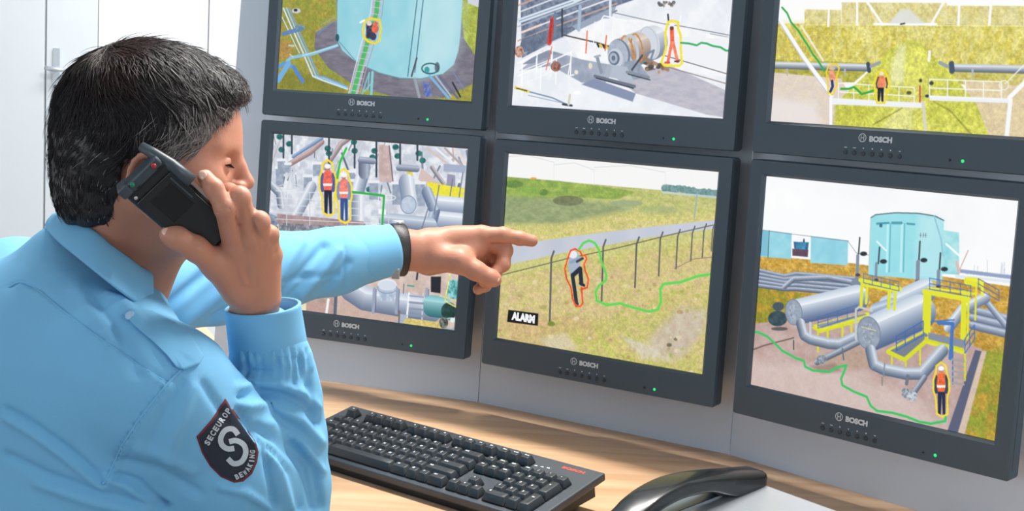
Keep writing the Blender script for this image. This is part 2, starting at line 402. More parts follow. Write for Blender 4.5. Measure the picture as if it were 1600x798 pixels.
    def grid(s, a, b, h, n, w, col, rails=(0, .5, 1)):
        """railing from a to b (feet), height h, n posts"""
        a = np.array(a, float); b = np.array(b, float)
        for i in range(n+1):
            p = a+(b-a)*i/n; s.line([p, p+(h*.0, -h)], w, col)
        for r in rails: s.line([a+(0, -h*r), b+(0, -h*r)], w, col)
    def dots(s, box_, n, cols, r):
        for _ in range(n):
            x = s.g.uniform(box_[0], box_[2]); y = s.g.uniform(box_[1], box_[3]); q_ = s.g.uniform(r[0], r[1])
            s.ell(x, y, q_*s.g.uniform(.6, 1.8), q_, cols[s.g.integers(len(cols))], .8)
    def figure(s, x, y, h, vest='f4714b', legs='1b2233', ol='f7dd2a', arm=None, helmet='f6f6f4', blow=1.0, hull=None, lw=2.4):
        h0 = h; wx = .66
        """worker seen small: feet at (x,y), height h, with the outline the tracking system draws round it"""
        if hull is None: hull = [(-.13, -.02), (-.17, -.35), (-.24, -.5), (-.24, -.72), (-.17, -.86), (-.15, -1.0), (0, -1.08), (.14, -1.0), (.17, -.86), (.24, -.72), (.25, -.5), (.19, -.35), (.2, -.02), (.05, .05)]
        s.poly([(x-.10*wx*h, y), (x-.11*wx*h, y-.5*h), (x+.13*wx*h, y-.5*h), (x+.13*wx*h, y), (x+.05*wx*h, y), (x+.02*wx*h, y-.4*h), (x-.01*wx*h, y)], legs)
        s.poly([(x-.15*wx*h, y-.47*h), (x-.17*wx*h, y-.78*h), (x-.06*wx*h, y-.87*h), (x+.08*wx*h, y-.87*h), (x+.18*wx*h, y-.78*h), (x+.15*wx*h, y-.47*h)], vest)
        s.line([(x-.14*wx*h, y-.58*h), (x+.14*wx*h, y-.58*h)], .045*h, 'f4efe6')
        for sd in (-1, 1): s.line([(x+sd*.17*wx*h, y-.78*h), (x+sd*.2*wx*h, y-.62*h), (x+sd*.16*wx*h, y-.47*h)], .07*h, arm or '35415c')
        s.ell(x, y-.91*h, .045*h, .055*h, 'b98468'); s.ell(x, y-.95*h, .062*h, .048*h, helmet)
        P_ = [(x+a_*h*blow, y+b_*h) for a_, b_ in hull]; s.line(P_+[P_[0]], lw, ol)
    def finish(s):
        n = s.cw*s.ch
        fine = (s.noise(2.6, None, 2)-.5)*.30+(s.noise(7, None, 2)-.5)*.20; s.im *= (1+fine*np.clip((s.im[..., 0]-s.im[..., 2]-.04)*2.6, 0, 1)*(1-np.clip((s.im[..., 1]-s.im[..., 2]-.5)*5, 0, 1)))[..., None]
        V = np.zeros((n, 3), np.float32); V[:, 0] = (s.X.ravel()-.5)/(s.cw-1)*(W+.0004)-.0002; V[:, 2] = H+.0002-(s.Y.ravel()-.5)/(s.ch-1)*(H+.0004); V[:, 1] = .0070
        j, i = np.mgrid[0:s.ch-1, 0:s.cw-1]; a = (j*s.cw+i).ravel()
        Q = np.stack([a, a+s.cw, a+s.cw+1, a+1], 1)
        o = objnp('screen', V, Q, M_SCREEN, s.t, False)
        at = o.data.color_attributes.new('picture', 'FLOAT_COLOR', 'POINT')
        c = np.ones((n, 4), np.float32); x = np.clip(s.im.reshape(-1, 3), 0, 1); c[:, :3] = np.where(x <= .04045, x/12.92, ((x+.055)/1.055)**2.4)
        at.data.foreach_set('color', c.ravel())
M_SCREEN = bpy.data.materials.new('lit_screen'); M_SCREEN.use_nodes = True
_nt = M_SCREEN.node_tree; _b = _nt.nodes['Principled BSDF']; _a = _nt.nodes.new('ShaderNodeAttribute'); _a.attribute_name = 'picture'
_b.inputs['Base Color'].default_value = (.012, .013, .015, 1); _b.inputs['Roughness'].default_value = .5; _b.inputs['Specular IOR Level'].default_value = .15
_nt.links.new(_a.outputs['Color'], _b.inputs['Emission Color']); _b.inputs['Emission Strength'].default_value = 1.0

# --- bottom right: tank farm
c = Canvas(2, 0)
c.poly([(1100, 250), (1700, 260), (1700, 760), (1100, 700)], 'f3f5f8', tex=('fbfcfc', 60, 1.5))
c.poly([(1170, 398), (1330, 412), (1600, 452), (1600, 760), (1100, 700)], 'd6b25c', tex=('b98d2c', 9, 1.8, 4))
c.poly([(1170, 440), (1300, 470), (1290, 520), (1160, 512)], 'c49a35', tex=('8f8f2e', 10, 2))
for x0, x1, y0, y1, yb in ((1180, 1233, 359, 366, 405), (1263, 1321, 370, 377, 415)):
    c.poly([(x0, y0), (x1, y1), (x1-1, yb), (x0-1, yb-4)], '8ccfe0', tex=('a4dce8', 25, 2)); c.line([(x0, y0), (x1, y1)], 1, '54788c')
c.poly([(1183, 360), (1197, 361), (1196, 401), (1182, 400)], '7fc0d4'); c.line([(1198, 361), (1196, 402)], 1.2, '38565f')
c.ell(1252, 380, 1.5, 7, '30466a'); c.poly([(1236, 378), (1260, 379), (1258, 392), (1237, 390)], '4a9cc0', tex=('2a5f8a', 5, 2)); c.poly([(1234, 389), (1259, 391), (1258, 402), (1234, 400)], '4a4760', tex=('7d4a50', 5, 2))
c.line([(1232, 366), (1264, 370)], .8, '7d8c92'); c.line([(1321, 378), (1334, 396), (1372, 402)], .9, '8a99a0')
c.poly([(1469, 360), (1494, 364), (1494, 430), (1467, 428)], '8fd6de', tex=('b5e6ea', 12, 2))
c.poly([(1356, 341), (1364, 336), (1395, 333), (1430, 334), (1456, 338), (1470, 345), (1467, 440), (1352, 430)], '8dd8e2', tex=('a2e2ea', 30, 1.5))
c.poly([(1430, 336), (1456, 338), (1470, 345), (1467, 438), (1425, 436)], 'c6ecf0', .55, 6)
c.line([(1356, 341), (1364, 336), (1395, 333), (1430, 334), (1456, 338), (1470, 345)], 1.4, '3d5058'); c.line([(1356, 341), (1353, 428)], 1, 'd7c9bd')
for x in (1383, 1405): c.line([(x, 350), (x-2, 425)], 3, 'bdf0f4'); c.line([(x+4, 350), (x+2, 425)], 2, '6ab9c8')
c.line([(1366, 350), (1384, 349)], 3, '4f9cae'); c.line([(1390, 349), (1404, 349)], 4, '57a2b2'); c.line([(1413, 350), (1424, 351)], 3, '57a2b2'); c.ell(1372, 353, 2.5, 3, '2e6f84')
c.line([(1455, 338), (1466, 375), (1469, 400)], 2, '8fc4d2'); c.line([(1366, 378), (1380, 392)], 2.4, 'eef6f8'); c.line([(1474, 382), (1500, 405)], 3, 'f4fafb')
for x, ch in ((1434, '4'), (1438.5, '0'), (1442, '1')): c.line([(x, 365), (x-.4, 371)], 1.2, '7f8fa0'); c.line([(x-1.5, 368), (x+1, 368.4)], .8, '7f8fa0')
for i in range(40):
    x = c.g.uniform(1500, 1578); y = 428+(x-1500)*.11; hh = c.g.uniform(2, 7) if i < 32 else c.g.uniform(12, 26); c.line([(x, y), (x+c.g.uniform(-3, 3), y-hh)], .8, 'a9b7cc', .7)
c.line([(1497, 424), (1578, 434)], 5, '93a4c4'); c.line([(1490, 432), (1578, 441)], 4, 'dfe8f0'); c.line([(1492, 428), (1508, 392)], 1.2, 'c79a8c'); c.line([(1490, 410), (1494, 426)], 4, 'd9b9ae')
# pad and kerb
c.poly([(1150, 508), (1235, 500), (1330, 480), (1530, 545), (1482, 700), (1100, 640)], 'c8b2ac', tex=('b89a92', 14, 1.6)); c.poly([(1150, 560), (1300, 570), (1420, 620), (1480, 680), (1150, 640)], 'd8c6c0', .7, 12)
c.line([(1166, 549), (1190, 540), (1236, 528)], 2, '6e5a52'); c.poly([(1245, 560), (1340, 545), (1400, 560), (1330, 580)], 'b39a84', .6, 4); c.poly([(1262, 572), (1300, 568), (1310, 580), (1280, 584)], '87695e', .6, 3)
c.poly([(1535, 548), (1600, 560), (1600, 720), (1490, 690)], 'bd9a3c', tex=('8f9a34', 12, 2.4)); c.poly([(1540, 550), (1580, 540), (1580, 590), (1535, 590)], '9aa63a', .7, 8)
c.poly([(1529, 548), (1537, 549), (1500, 688), (1488, 686)], 'd3bfae'); c.poly([(1519, 547), (1529, 549), (1488, 690), (1470, 690)], '596079')
# thin pipes to the left and right
for k in range(5): c.pipe([(1178, 422+k*6), (1222, 432+k*5), (1240, 428+k*6), (1330, 436+k*6)], 6.5, '8b9ab2', '4a566e', 'c9d2df')
c.pipe([(1222, 448), (1236, 436), (1290, 434), (1325, 441)], 8, '9aa8bd', '4f5b72', 'd5dde7')
for y in (485, 497, 509): c.pipe([(1515, y), (1572, y+14)], 11, '97a6bf', '5a6782', 'ccd5e2')
c.pipe([(1495, 486), (1530, 464), (1566, 508)], 9, '9fb0c8', '5d6b88', 'dde5ef'); c.pipe([(1478, 512), (1500, 484), (1534, 466)], 15, 'b9c8d9', '64748f', 'f0f5f9')
# rods and actuators
for x, y0, y1 in ((1339, 372, 400), (1370, 387, 412), (1433, 378, 410), (1465, 396, 424)): c.line([(x, y0), (x-2, y1)], 2.4, '3a4450'); c.ell(x+6, y1-3, 5.5, 3.5, '28323b')
for x, y0, y1, w_ in ((1336, 400, 432, 5), (1365, 412, 440, 4), (1430, 410, 442, 6), (1462, 424, 450, 5)): c.line([(x, y0), (x-1, y1)], w_, '8391a4'); c.ell(x, y1-2, w_*.8, 2.5, '4b4550')
c.poly([(1322, 462), (1326, 440), (1334, 432), (1341, 440), (1341, 468)], '7d8ba0'); c.poly([(1412, 474), (1414, 453), (1427, 445), (1439, 453), (1439, 480)], '8291a8')
# vessels
def vessel(ex, ey, rx, ry, bx, by, br):
    c.pipe([(ex+4, ey), (bx, by)], ry*1.9, 'bccbdb', '50658a', 'f4f8fb'); c.ell(ex, ey, rx, ry, '8c98ab', rot=-.12, tex=('9eabbb', 6, 2)); c.ell(ex, ey, rx, ry, '6d7a8f', ring=1, rot=-.12); c.ell(ex-1, ey, rx*.55, ry*.6, '7d8899', .6, tex=('bfc8d2', 3, 3))
c.pipe([(1385, 480), (1440, 455)], 34, 'b8c8da', '627797', 'f0f5f9'); c.pipe([(1365, 486), (1390, 478)], 22, '93a9c4', '4e6486', 'dbe5ee')
c.ell(1211, 498, 15, 12, '3f5a62', tex=('2a3f47', 6, 2)); c.ell(1212, 479, 9, 7, '44555f'); c.ell(1214, 514, 13, 3, '1f2a2e', .6)
vessel(1236, 488, 13, 20, 1335, 466, 14)
c.line([(1313, 500), (1345, 492)], 3, '3a4a60'); c.poly([(1266, 508), (1352, 488), (1356, 494), (1276, 520)], 'e2e23c'); c.poly([(1272, 508), (1346, 490), (1350, 492), (1280, 513)], '8c93a4'); c.line([(1266, 512), (1278, 519), (1356, 497)], 3, 'd8dc28')
for x, y, l in ((1274, 517, 32), (1289, 515, 28), (1312, 508, 20), (1326, 505, 20)): c.line([(x, y), (x, y+l)], 3.2, 'd6da2a')
c.grid((1274, 513), (1335, 494), 17, 4, 1.1, '3f6db0')
c.pipe([(1247, 506), (1252, 524), (1262, 530), (1290, 537), (1308, 538), (1330, 528)], 16, 'a9b7c8', '526178', 'e2e9f0'); c.line([(1262, 505), (1262, 522)], 4, 'c3ced8')
c.pipe([(1272, 566), (1310, 548), (1338, 534)], 9, '8c99ab', '4d586a', 'c5ced8'); c.ell(1280, 562, 8, 7, '6f7b8a', tex=('aab4c0', 3, 3)); c.line([(1236, 532), (1236, 546)], 2, '4a4644'); c.line([(1312, 545), (1314, 562)], 2.5, '66727d')
vessel(1353, 521, 18, 26, 1432, 488, 18); c.line([(1342, 511), (1364, 517)], 1.2, 'dfd9a0')
c.line([(1333, 530), (1333, 484), (1338, 480), (1358, 486)], 3.2, 'c9ccc8')
# yellow frames
for x, y0, y1, w_ in ((1343, 440, 478, 5), (1351, 442, 474, 4), (1386, 446, 482, 5), (1395, 446, 484, 4), (1443, 458, 528, 9), (1449, 458, 520, 4), (1502, 458, 534, 8), (1509, 456, 528, 3), (1521, 440, 500, 2.5)): c.line([(x, y0), (x-2, y1)], w_, 'dfe22e')
for a_, b_, w_ in (((1340, 438), (1402, 452), 6), ((1345, 446), (1398, 456), 3), ((1440, 456), (1508, 468), 7), ((1446, 450), (1520, 460), 3), ((1508, 440), (1524, 442), 12)): c.line([a_, b_], w_, 'e3e534')
c.line([(1507, 436), (1530, 440), (1530, 462)], 4, 'eaee3c')
c.grid((1345, 442), (1400, 455), 14, 4, 1.1, '4775b8'); c.grid((1448, 452), (1512, 464), 17, 4, 1.1, '3f6db4'); c.grid((1524, 452), (1556, 470), 16, 1, 1.2, '5a6cab')
c.poly([(1383, 547), (1438, 518), (1446, 524), (1410, 562)], '77808f'); c.line([(1383, 550), (1409, 562), (1444, 532)], 6, 'd6da26'); c.line([(1383, 548), (1438, 519)], 3, 'd9dd30')
c.poly([(1440, 526), (1500, 540), (1502, 552), (1440, 536)], 'd3d728'); c.poly([(1446, 520), (1505, 532), (1500, 544), (1446, 530)], '848ea0'); c.line([(1440, 534), (1500, 551)], 4, 'dcdf34')
for x, y, l in ((1389, 556, 14), (1411, 560, 12), (1433, 540, 30), (1503, 548, 46)): c.line([(x, y), (x, y+l)], 2.6, 'd6da2a')
c.grid((1396, 548), (1438, 524), 22, 3, 1.4, '3a68b2'); c.line([(1462, 505), (1484, 506), (1480, 560)], 5, '4777bd'); c.line([(1450, 503), (1486, 500)], 2, '4777bd'); c.line([(1484, 540), (1484, 600)], 2, '4777bd'); c.grid((1503, 552), (1518, 530), 22, 2, 1.4, '3f70b8')
for k in range(5): c.line([(1484, 562+k*9), (1501, 565+k*9)], 3, 'a4a0a0')
c.pipe([(1356, 548), (1361, 570), (1376, 577), (1410, 584), (1436, 584), (1452, 566), (1468, 548)], 17, 'aab9ca', '53637c', 'e4ebf2'); c.line([(1378, 568), (1376, 588)], 2, '7d8a9c'); c.line([(1414, 588), (1412, 600)], 5, '6c7683'); c.pipe([(1420, 618), (1440, 590)], 8, '8c99ab', '4d586a', 'c5ced8')
c.ell(1411, 614, 7, 8, '76828f', tex=('c0c8d0', 3, 3)); c.ell(1421, 619, 8, 8, '8791a0', tex=('cdd4da', 3, 3)); c.line([(1374, 590), (1374, 602)], 2, '8c8478')
c.figure(1466, 648, 76, vest='f2713f', legs='1c2744', blow=.66, lw=2.6)
c.line([(1160, 521), (1180, 519), (1195, 526), (1208, 538), (1218, 548), (1240, 560), (1252, 564), (1254, 573), (1266, 579), (1292, 581), (1304, 574), (1318, 571), (1315, 580), (1310, 592), (1312, 602), (1330, 612), (1350, 620), (1356, 634), (1366, 642), (1390, 645), (1412, 651), (1432, 659), (1450, 662), (1472, 658), (1473, 652)], 3.6, '3cc367')
c.finish()

# --- bottom middle: the fence and the intruder
c = Canvas(1, 0)
c.poly([(700, 200), (1200, 200), (1200, 700), (700, 700)], 'f4f5f8')
for x0, x1, y0 in ((780, 862, 246), (862, 925, 258), (925, 1036, 262)): c.line([(x0, y0), ((x0+x1)/2, y0-3), (x1, y0+8)], 1, 'c9d0da', .8); c.line([(x1, y0+8), (x1, y0+60)], .8, 'dfe3ea')
c.poly([(780, 276), (1035, 298), (1125, 307), (1125, 420), (760, 420)], 'c3c077', tex=('a9b45c', 16, 2, 5)); c.poly([(780, 276), (870, 283), (940, 292), (990, 300), (960, 312), (880, 308), (780, 318)], '8fae3f', .9, tex=('6d9434', 9, 2.4, 5))
c.poly([(775, 305), (860, 310), (930, 315), (985, 325), (960, 340), (880, 350), (775, 352)], '90a06c', .9, 5, tex=('74895c', 8, 2.4, 4)); c.ell(884, 314, 24, 8, '66704a', .85, tex=('4c5638', 5, 2)); c.ell(846, 301, 7, 5, '4e7a2c'); c.ell(800, 288, 14, 6, '55842c', .8, tex=('40692a', 4, 2)); c.ell(825, 298, 20, 5, '76a53a', .7); c.ell(975, 318, 25, 5, '8a9f78', .8); c.ell(1025, 329, 32, 7, '95a46c', .6)
c.ell(830, 279, 5, 1.5, 'e2a03a')
c.poly([(770, 350), (870, 352), (960, 332), (1040, 336), (1120, 332), (1118, 352), (900, 375), (770, 392)], 'd6c57e', .85, 6, tex=('c8c468', 14, 2, 5))
for k in range(26): c.ell(1034+k*3.5, 294+k*.42+c.g.uniform(-2, 1), 4.5, 5.5, '6f9aa0', tex=('4c7a76', 4, 3))
c.line([(1032, 301), (1120, 309)], 3, 'bcd0d6', .8); c.line([(1086, 300), (1081, 341)], 1.6, '86a7b4')
c.poly([(790, 384), (880, 371), (1000, 356), (1116, 344), (1114, 358), (1010, 372), (880, 395), (760, 421)], 'b6bed2', tex=('c2c9da', 30, 1.5))
c.poly([(760, 421), (880, 396), (1010, 373), (1116, 358), (1120, 700), (700, 620)], 'ccb878', tex=('b7b65a', 13, 2.2, 6)); c.poly([(760, 421), (880, 396), (1010, 373), (1116, 358), (1115, 372), (900, 410), (760, 440)], 'c3c574', .8, 4)
c.poly([(770, 440), (1110, 395), (1105, 440), (900, 500), (765, 540)], 'd2b488', .7, 10, tex=('c6bc70', 10, 2.4, 5)); c.poly([(780, 500), (900, 490), (960, 530), (800, 560)], 'caa070', .5, 10); c.poly([(850, 520), (960, 510), (1040, 540), (1090, 600), (860, 560)], 'b4be4c', .7, 10, tex=('c9b86c', 10, 2.2))
c.poly([(1060, 480), (1100, 485), (1095, 520), (1060, 560), (1020, 550), (1010, 530)], 'c9bdb4', .8, 8, tex=('b9a49c', 7, 2)); c.poly([(965, 525), (1020, 540), (1050, 565), (1000, 560)], 'd9d2cc', .8, 5, tex=('c2b49a', 5, 2)); c.poly([(840, 530), (880, 520), (900, 545), (860, 550)], 'd6c8b8', .7, 6); c.ell(1042, 539, 4, 3, '4f4a3c', .9); c.ell(1052, 530, 3, 2.5, '5f584a', .9)
c.dots((765, 430, 1105, 600), 120, ['a3a04a', 'd8c896', 'b08c5a', '9aae3e', 'e0d0a8'], (1, 3.2))
c.im = c.im*.86+.14*np.array([1, .965, .88], np.float32)
c.line([(1110, 352), (1040, 368), (960, 388), (880, 405), (780, 430)], 1.2, '555248')
for x, y0, y1, w_ in ((858, 402, 506, 3), (939, 384, 470, 2.6), (991, 380, 449, 2.6), (1028, 372, 431, 2.2), (1055, 368, 420, 2), (1078, 363, 408, 1.8), (1096, 359, 402, 1.7), (1110, 356, 392, 1.6)):
    c.line([(x+4, y0-9), (x, y0+2), (x-2.5, y1)], w_, '5c5f62')
c.line([(1109, 402), (1080, 405), (1050, 420)], 1, '8d7a66')
c.ell(858, 506, 6, 4, '7d8f36')
# climbing intruder
c.poly([(888, 394), (897, 392), (902, 400), (903, 428), (888, 430), (884, 412)], 'a7b5ca'); c.ell(892, 398, 6.5, 6, 'e8ecf2'); c.line([(888, 410), (900, 406), (906, 404)], 4.5, '93a3bb'); c.line([(898, 409), (907, 404)], 3.5, '39424c')
c.line([(891, 430), (894, 450), (897, 472)], 6, '26303c'); c.line([(892, 430), (903, 420), (905, 443)], 6.5, '222c38'); c.line([(903, 443), (909, 446)], 4, '222c38'); c.line([(896, 470), (899, 475)], 4, '2f3a46')
ol = [(884, 403), (888, 392), (895, 389), (903, 393), (906, 400), (911, 399), (913, 405), (909, 413), (911, 424), (916, 436), (914, 449), (907, 452), (905, 449), (907, 474), (903, 479), (896, 478), (891, 466), (889, 450), (882, 436), (879, 420)]
c.line(ol+[ol[0]], 2.6, 'f4512c')
c.line([(901, 390), (908, 380), (917, 376), (926, 380), (933, 392), (936, 408), (944, 430), (943, 438), (933, 446), (927, 456), (929, 470), (945, 477), (965, 474), (990, 482), (1010, 487), (1024, 484), (1029, 472), (1028, 452), (1033, 444), (1060, 441), (1085, 432), (1110, 428)], 3.4, '5fd659')
c.poly([(791, 484), (838, 490), (837, 509), (789, 503)], '0d0f10')
c.finish()
t_, o_, A_ = MON[1, 0]; hq = hom([tuple(x) for x in c.q([(791, 484), (838, 490), (837, 509), (789, 503)])], [(0, 0), (1, 0), (1, 1), (0, 1)])
cc_ = c.q([(813.8, 496.5)])[0]
me = text_fit('ALARM', .0445, .0135, .0010); RXT = frame((cc_[0]/c.cw*W, .0068, H-cc_[1]/c.ch*H), (1, 0, 0), (0, 0, 1), (0, -1, 0))
link('alarm_caption', put(me, RXT), emis('caption_white', 'f4f6f8'), t_)

# --- bottom left: pipework and two workers
c = Canvas(0, 0)
c.poly([(380, 180), (760, 200), (740, 560), (380, 540)], 'c4cad6', tex=('e9ecf2', 10, 2.6))
for i in range(60):
    x = c.g.uniform(425, 730); y = c.g.uniform(212, 300); l = c.g.uniform(10, 34); k = c.g.uniform(-.6, .5)
    c.line([(x, y), (x+l*k, y+l)], c.g.uniform(1, 4.5), ['8d97a8', 'b9a9a8', 'f1f3f7', 'd9dde6', '6f7b8e', '55606e'][i % 6], .85)
c.pipe([(440, 262), (482, 238), (500, 222)], 8, 'b59c9a', '8a7070', 'd9c3c0'); c.pipe([(455, 245), (500, 216)], 5, '7f9cc4', '54719c', 'b4c9e2'); c.pipe([(505, 262), (530, 225), (545, 214)], 8, 'b09ea0', '7f7078', 'd8cccc')
c.poly([(588, 226), (606, 228), (612, 286), (589, 284)], 'd2bcb8', tex=('bda5a2', 6, 2)); c.line([(605, 228), (611, 286)], 2, '7b6d74'); c.poly([(655, 262), (690, 292), (668, 296), (650, 280)], 'd6c0bc'); c.pipe([(672, 262), (692, 290)], 6, 'b0a8ac', '6e6a74', 'd8d2d4')
for i in range(4): c.line([(664+i*14, 232), (704+i*9, 262)], 3, ['d8c0bc', 'e9ecf0', 'b8a4a4', 'e8d8d4'][i])
c.poly([(690, 256), (725, 259), (723, 270), (690, 268)], 'a4b0c8'); c.poly([(664, 284), (722, 294), (720, 312), (668, 308)], 'ece23c'); c.poly([(632, 266), (642, 267), (640, 290), (632, 289)], 'd8cc48'); c.poly([(696, 272), (708, 274), (708, 292), (694, 290)], '9a98b0')
for x, y in ((434, 214), (437, 234), (449, 225), (509, 232), (511, 240), (551, 236), (550, 222), (579, 246), (582, 236), (615, 230), (618, 244), (651, 240), (657, 251), (574, 296)): c.ell(x, y, 5, 4.5, '2f7f78', tex=('1c5a58', 3, 3))
for x, y0, y1 in ((440, 208, 262), (453, 208, 240), (511, 214, 262), (551, 216, 262), (585, 222, 276), (622, 226, 266), (649, 226, 250)): c.line([(x, y0), (x, y1)], 3, '3b4a56')
for x, y, w_, h_ in ((434, 262, 12, 30), (437, 250, 12, 22), (478, 275, 13, 28), (492, 255, 12, 20), (546, 268, 11, 22), (548, 282, 10, 24), (581, 284, 14, 28), (617, 286, 14, 34), (653, 286, 15, 36), (447, 256, 8, 14)):
    c.poly([(x-w_/2, y), (x+w_/2, y), (x+w_/2, y+h_), (x-w_/2, y+h_)], '8d9ab0', tex=('aab5c6', 5, 2)); c.line([(x-w_/2, y), (x+w_/2, y)], 4, 'e9edf2')
c.pipe([(484, 292), (468, 322), (452, 352)], 16, 'c6cfdc', '7c8aa0', 'f6f8fb'); c.pipe([(566, 262), (556, 300), (556, 350)], 20, 'ccd5e2', '76859e', 'fafbfd'); c.pipe([(566, 256), (566, 270)], 18, '8c98ac', '5c687e', 'b8c2d0')
c.pipe([(412, 280), (434, 302), (436, 320)], 12, 'b4bfce', '5f6c82', 'eceff4'); c.pipe([(620, 262), (648, 264)], 9, '97a3b8', '606c84', 'c3cbd8'); c.pipe([(560, 250), (580, 252)], 9, '97a3b8', '606c84', 'c3cbd8')
c.pipe([(632, 285), (637, 320)], 24, 'c4d0de', '7b8ba6', 'f6f9fb'); c.ell(635, 320, 12, 14, 'b3c2d6', tex=('c9d4e2', 5, 2)); c.ell(635, 320, 12, 14, '7787a2', ring=1)
c.pipe([(682, 318), (724, 322)], 22, 'cbd7e5', '8492ae', 'f7f9fc'); c.pipe([(682, 342), (720, 346)], 22, 'cbd7e5', '8492ae', 'f7f9fc'); c.pipe([(664, 300), (676, 330), (668, 360)], 16, '97a8c2', '5d6d8c', 'd3deea'); c.pipe([(600, 345), (668, 352)], 22, 'a9b8cc', '60708c', 'dde5ee')
for x0, y0, x1, y1 in ((675, 335, 683, 290), (655, 360, 668, 318), (700, 306, 704, 280), (714, 308, 720, 270)): c.line([(x0, y0), (x1, y1)], 1.6, '6f7b90')
c.poly([(430, 334), (565, 346), (572, 356), (430, 350)], 'b49c9c', tex=('9c8488', 6, 2)); c.poly([(432, 348), (572, 356), (570, 372), (434, 366)], 'a2a4ae', tex=('6f727c', 5, 3)); c.ell(421, 342, 9, 10, 'c3cfdf')
c.poly([(408, 330), (430, 338), (430, 370), (408, 365)], '98a6ba', tex=('5d6a7e', 6, 3)); c.poly([(424, 352), (432, 354), (432, 362), (424, 361)], '6b8a3e')
for k in range(5): c.line([(428, 298+k*11), (600, 306+k*11)], 1, 'e2e5ea', .9)
for x in (445, 481, 540, 592, 604): c.line([(x, 300), (x, 352)], 1.3, 'cfd4dc')
c.ell(603, 309, 12, 4, 'e6e9ee', ring=1.2); c.ell(450, 292, 18, 4, 'd9dde4', ring=1)
c.poly([(588, 326), (600, 328), (600, 336), (588, 334)], 'f4f6f8')
c.figure(509, 334, 78, vest='ee6a5c', legs='1c2233', arm='4f5d96', blow=.68, lw=2.8); c.figure(534, 345, 75, vest='f08478', legs='33518c', arm='8094b4', blow=.68, lw=2.8)
c.line([(538, 232), (528, 254), (524, 278)], 3.6, '34c04e'); c.line([(548, 300), (597, 306), (594, 352)], 3.2, '2fb04e')
# lower half
c.poly([(440, 440), (560, 440), (560, 500), (440, 490)], 'c9aca2', tex=('a8938c', 6, 2)); c.poly([(455, 472), (515, 474), (514, 500), (452, 492)], 'bf9f96'); c.line([(510, 468), (506, 496)], 4, 'f0f2f6'); c.line([(522, 462), (520, 498)], 5, '54607a'); c.poly([(440, 474), (476, 474), (474, 492), (440, 486)], 'ece4c0')
c.poly([(526, 400), (720, 400), (716, 530), (524, 500)], 'dcc8be', tex=('c8b2a8', 12, 2)); c.poly([(526, 462), (628, 480), (620, 510), (524, 498)], 'c9aea0', .8, 6)
c.pipe([(545, 452), (566, 466), (590, 470), (670, 484)], 34, 'b7c4da', '67758f', 'f0f4f9'); c.ell(602, 446, 15, 11, 'e4eaf2'); c.poly([(587, 448), (617, 448), (612, 470), (592, 470)], 'a4b4cc', tex=('c9d5e4', 6, 2)); c.ell(602, 450, 15, 8, '8290aa', ring=1.2); c.ell(602, 446, 14, 8, 'd3dce8')
for x in (582, 618, 664): c.line([(x, 452), (x-2, 488)], 5, '9aa5bb'); c.line([(x+3, 452), (x+1, 488)], 1, '5b5f76')
c.pipe([(672, 478), (688, 480)], 30, '74b8c0', '2f6c74', 'b4e2e4'); c.ell(698, 486, 12, 14, '2b5450', tex=('163230', 5, 2)); c.poly([(670, 432), (686, 432), (685, 458), (670, 456)], '20242e'); c.ell(706, 452, 12, 16, '9ad8e0', tex=('3e8c88', 5, 2.5)); c.line([(700, 428), (692, 470), (710, 480)], 2, 'dfe27a'); c.line([(684, 462), (712, 470)], 1.6, 'ded890')
c.line([(636, 458), (632, 502)], 3, 'edf1f6'); c.line([(658, 458), (656, 502)], 2, 'c9d2de')
for k in range(5): c.line([(637, 462+k*10), (658, 464+k*10)], 3 if k else 1.6, '8a96ac')
c.poly([(630, 496), (690, 504), (688, 514), (626, 506)], 'd8c678'); c.poly([(622, 490), (634, 492), (620, 514), (612, 510)], 'a9b4c6'); c.line([(621, 486), (620, 506)], 2.4, '7d6a5c')
c.ell(700, 506, 9, 9, '8fb8b4', ring=2.4); c.ell(690, 504, 7, 9, '3b3f3c', tex=('8a8f86', 3, 3)); c.ell(704, 500, 4, 4, 'dff0ee'); c.line([(650, 420), (648, 436)], 3, '3a4250'); c.line([(628, 444), (627, 458)], 1.6, '6c7c84'); c.line([(634, 446), (643, 447)], 2.5, '62a098')
c.finish()

# --- top left: turquoise tank
c = Canvas(0, 1)
c.poly([(380, -200), (800, -200), (760, 200), (400, 180)], '8f9a3c', tex=('a89a42', 10, 2.4)); c.poly([(432, 20), (470, 10), (500, 40), (470, 90), (430, 100)], 'a89448', .7, 8, tex=('8f9234', 8, 2)); c.poly([(432, 65), (452, 62), (450, 90), (430, 92)], 'b48c50', .8, 3); c.poly([(440, 110), (520, 120), (540, 150), (430, 140)], '7f8030', .8, 6)
c.poly([(720, 0), (748, 0), (746, 95), (712, 60)], '9aa83c', tex=('b4bd58', 8, 2)); c.poly([(726, -10), (750, -10), (748, 12), (728, 4)], 'd0d4dc')
for i in range(1): c.poly([(520, -60), (524, 30), (490, 50), (488, 74), (510, 105), (555, 135), (620, 152), (690, 152), (735, 130), (742, 90), (722, 60), (710, -40)], '85818e', tex=('6f6b78', 12, 2, 4))
c.line([(498, 38), (520, 26)], 1, 'a8a6b0')
c.poly([(526, -160), (524, 30), (524, 62), (532, 78), (556, 98), (590, 113), (622, 121), (655, 122), (688, 115), (706, 100), (713, 78), (716, 56), (730, -160)], 'a3d8e2', tex=('90cfdc', 30, 2)); c.poly([(640, -160), (730, -160), (716, 56), (713, 78), (700, 104), (650, 122)], 'cfe9ee', .55, 18); c.poly([(526, -160), (540, -160), (540, 84), (532, 78), (524, 62)], '8ccad8', .5, 8)
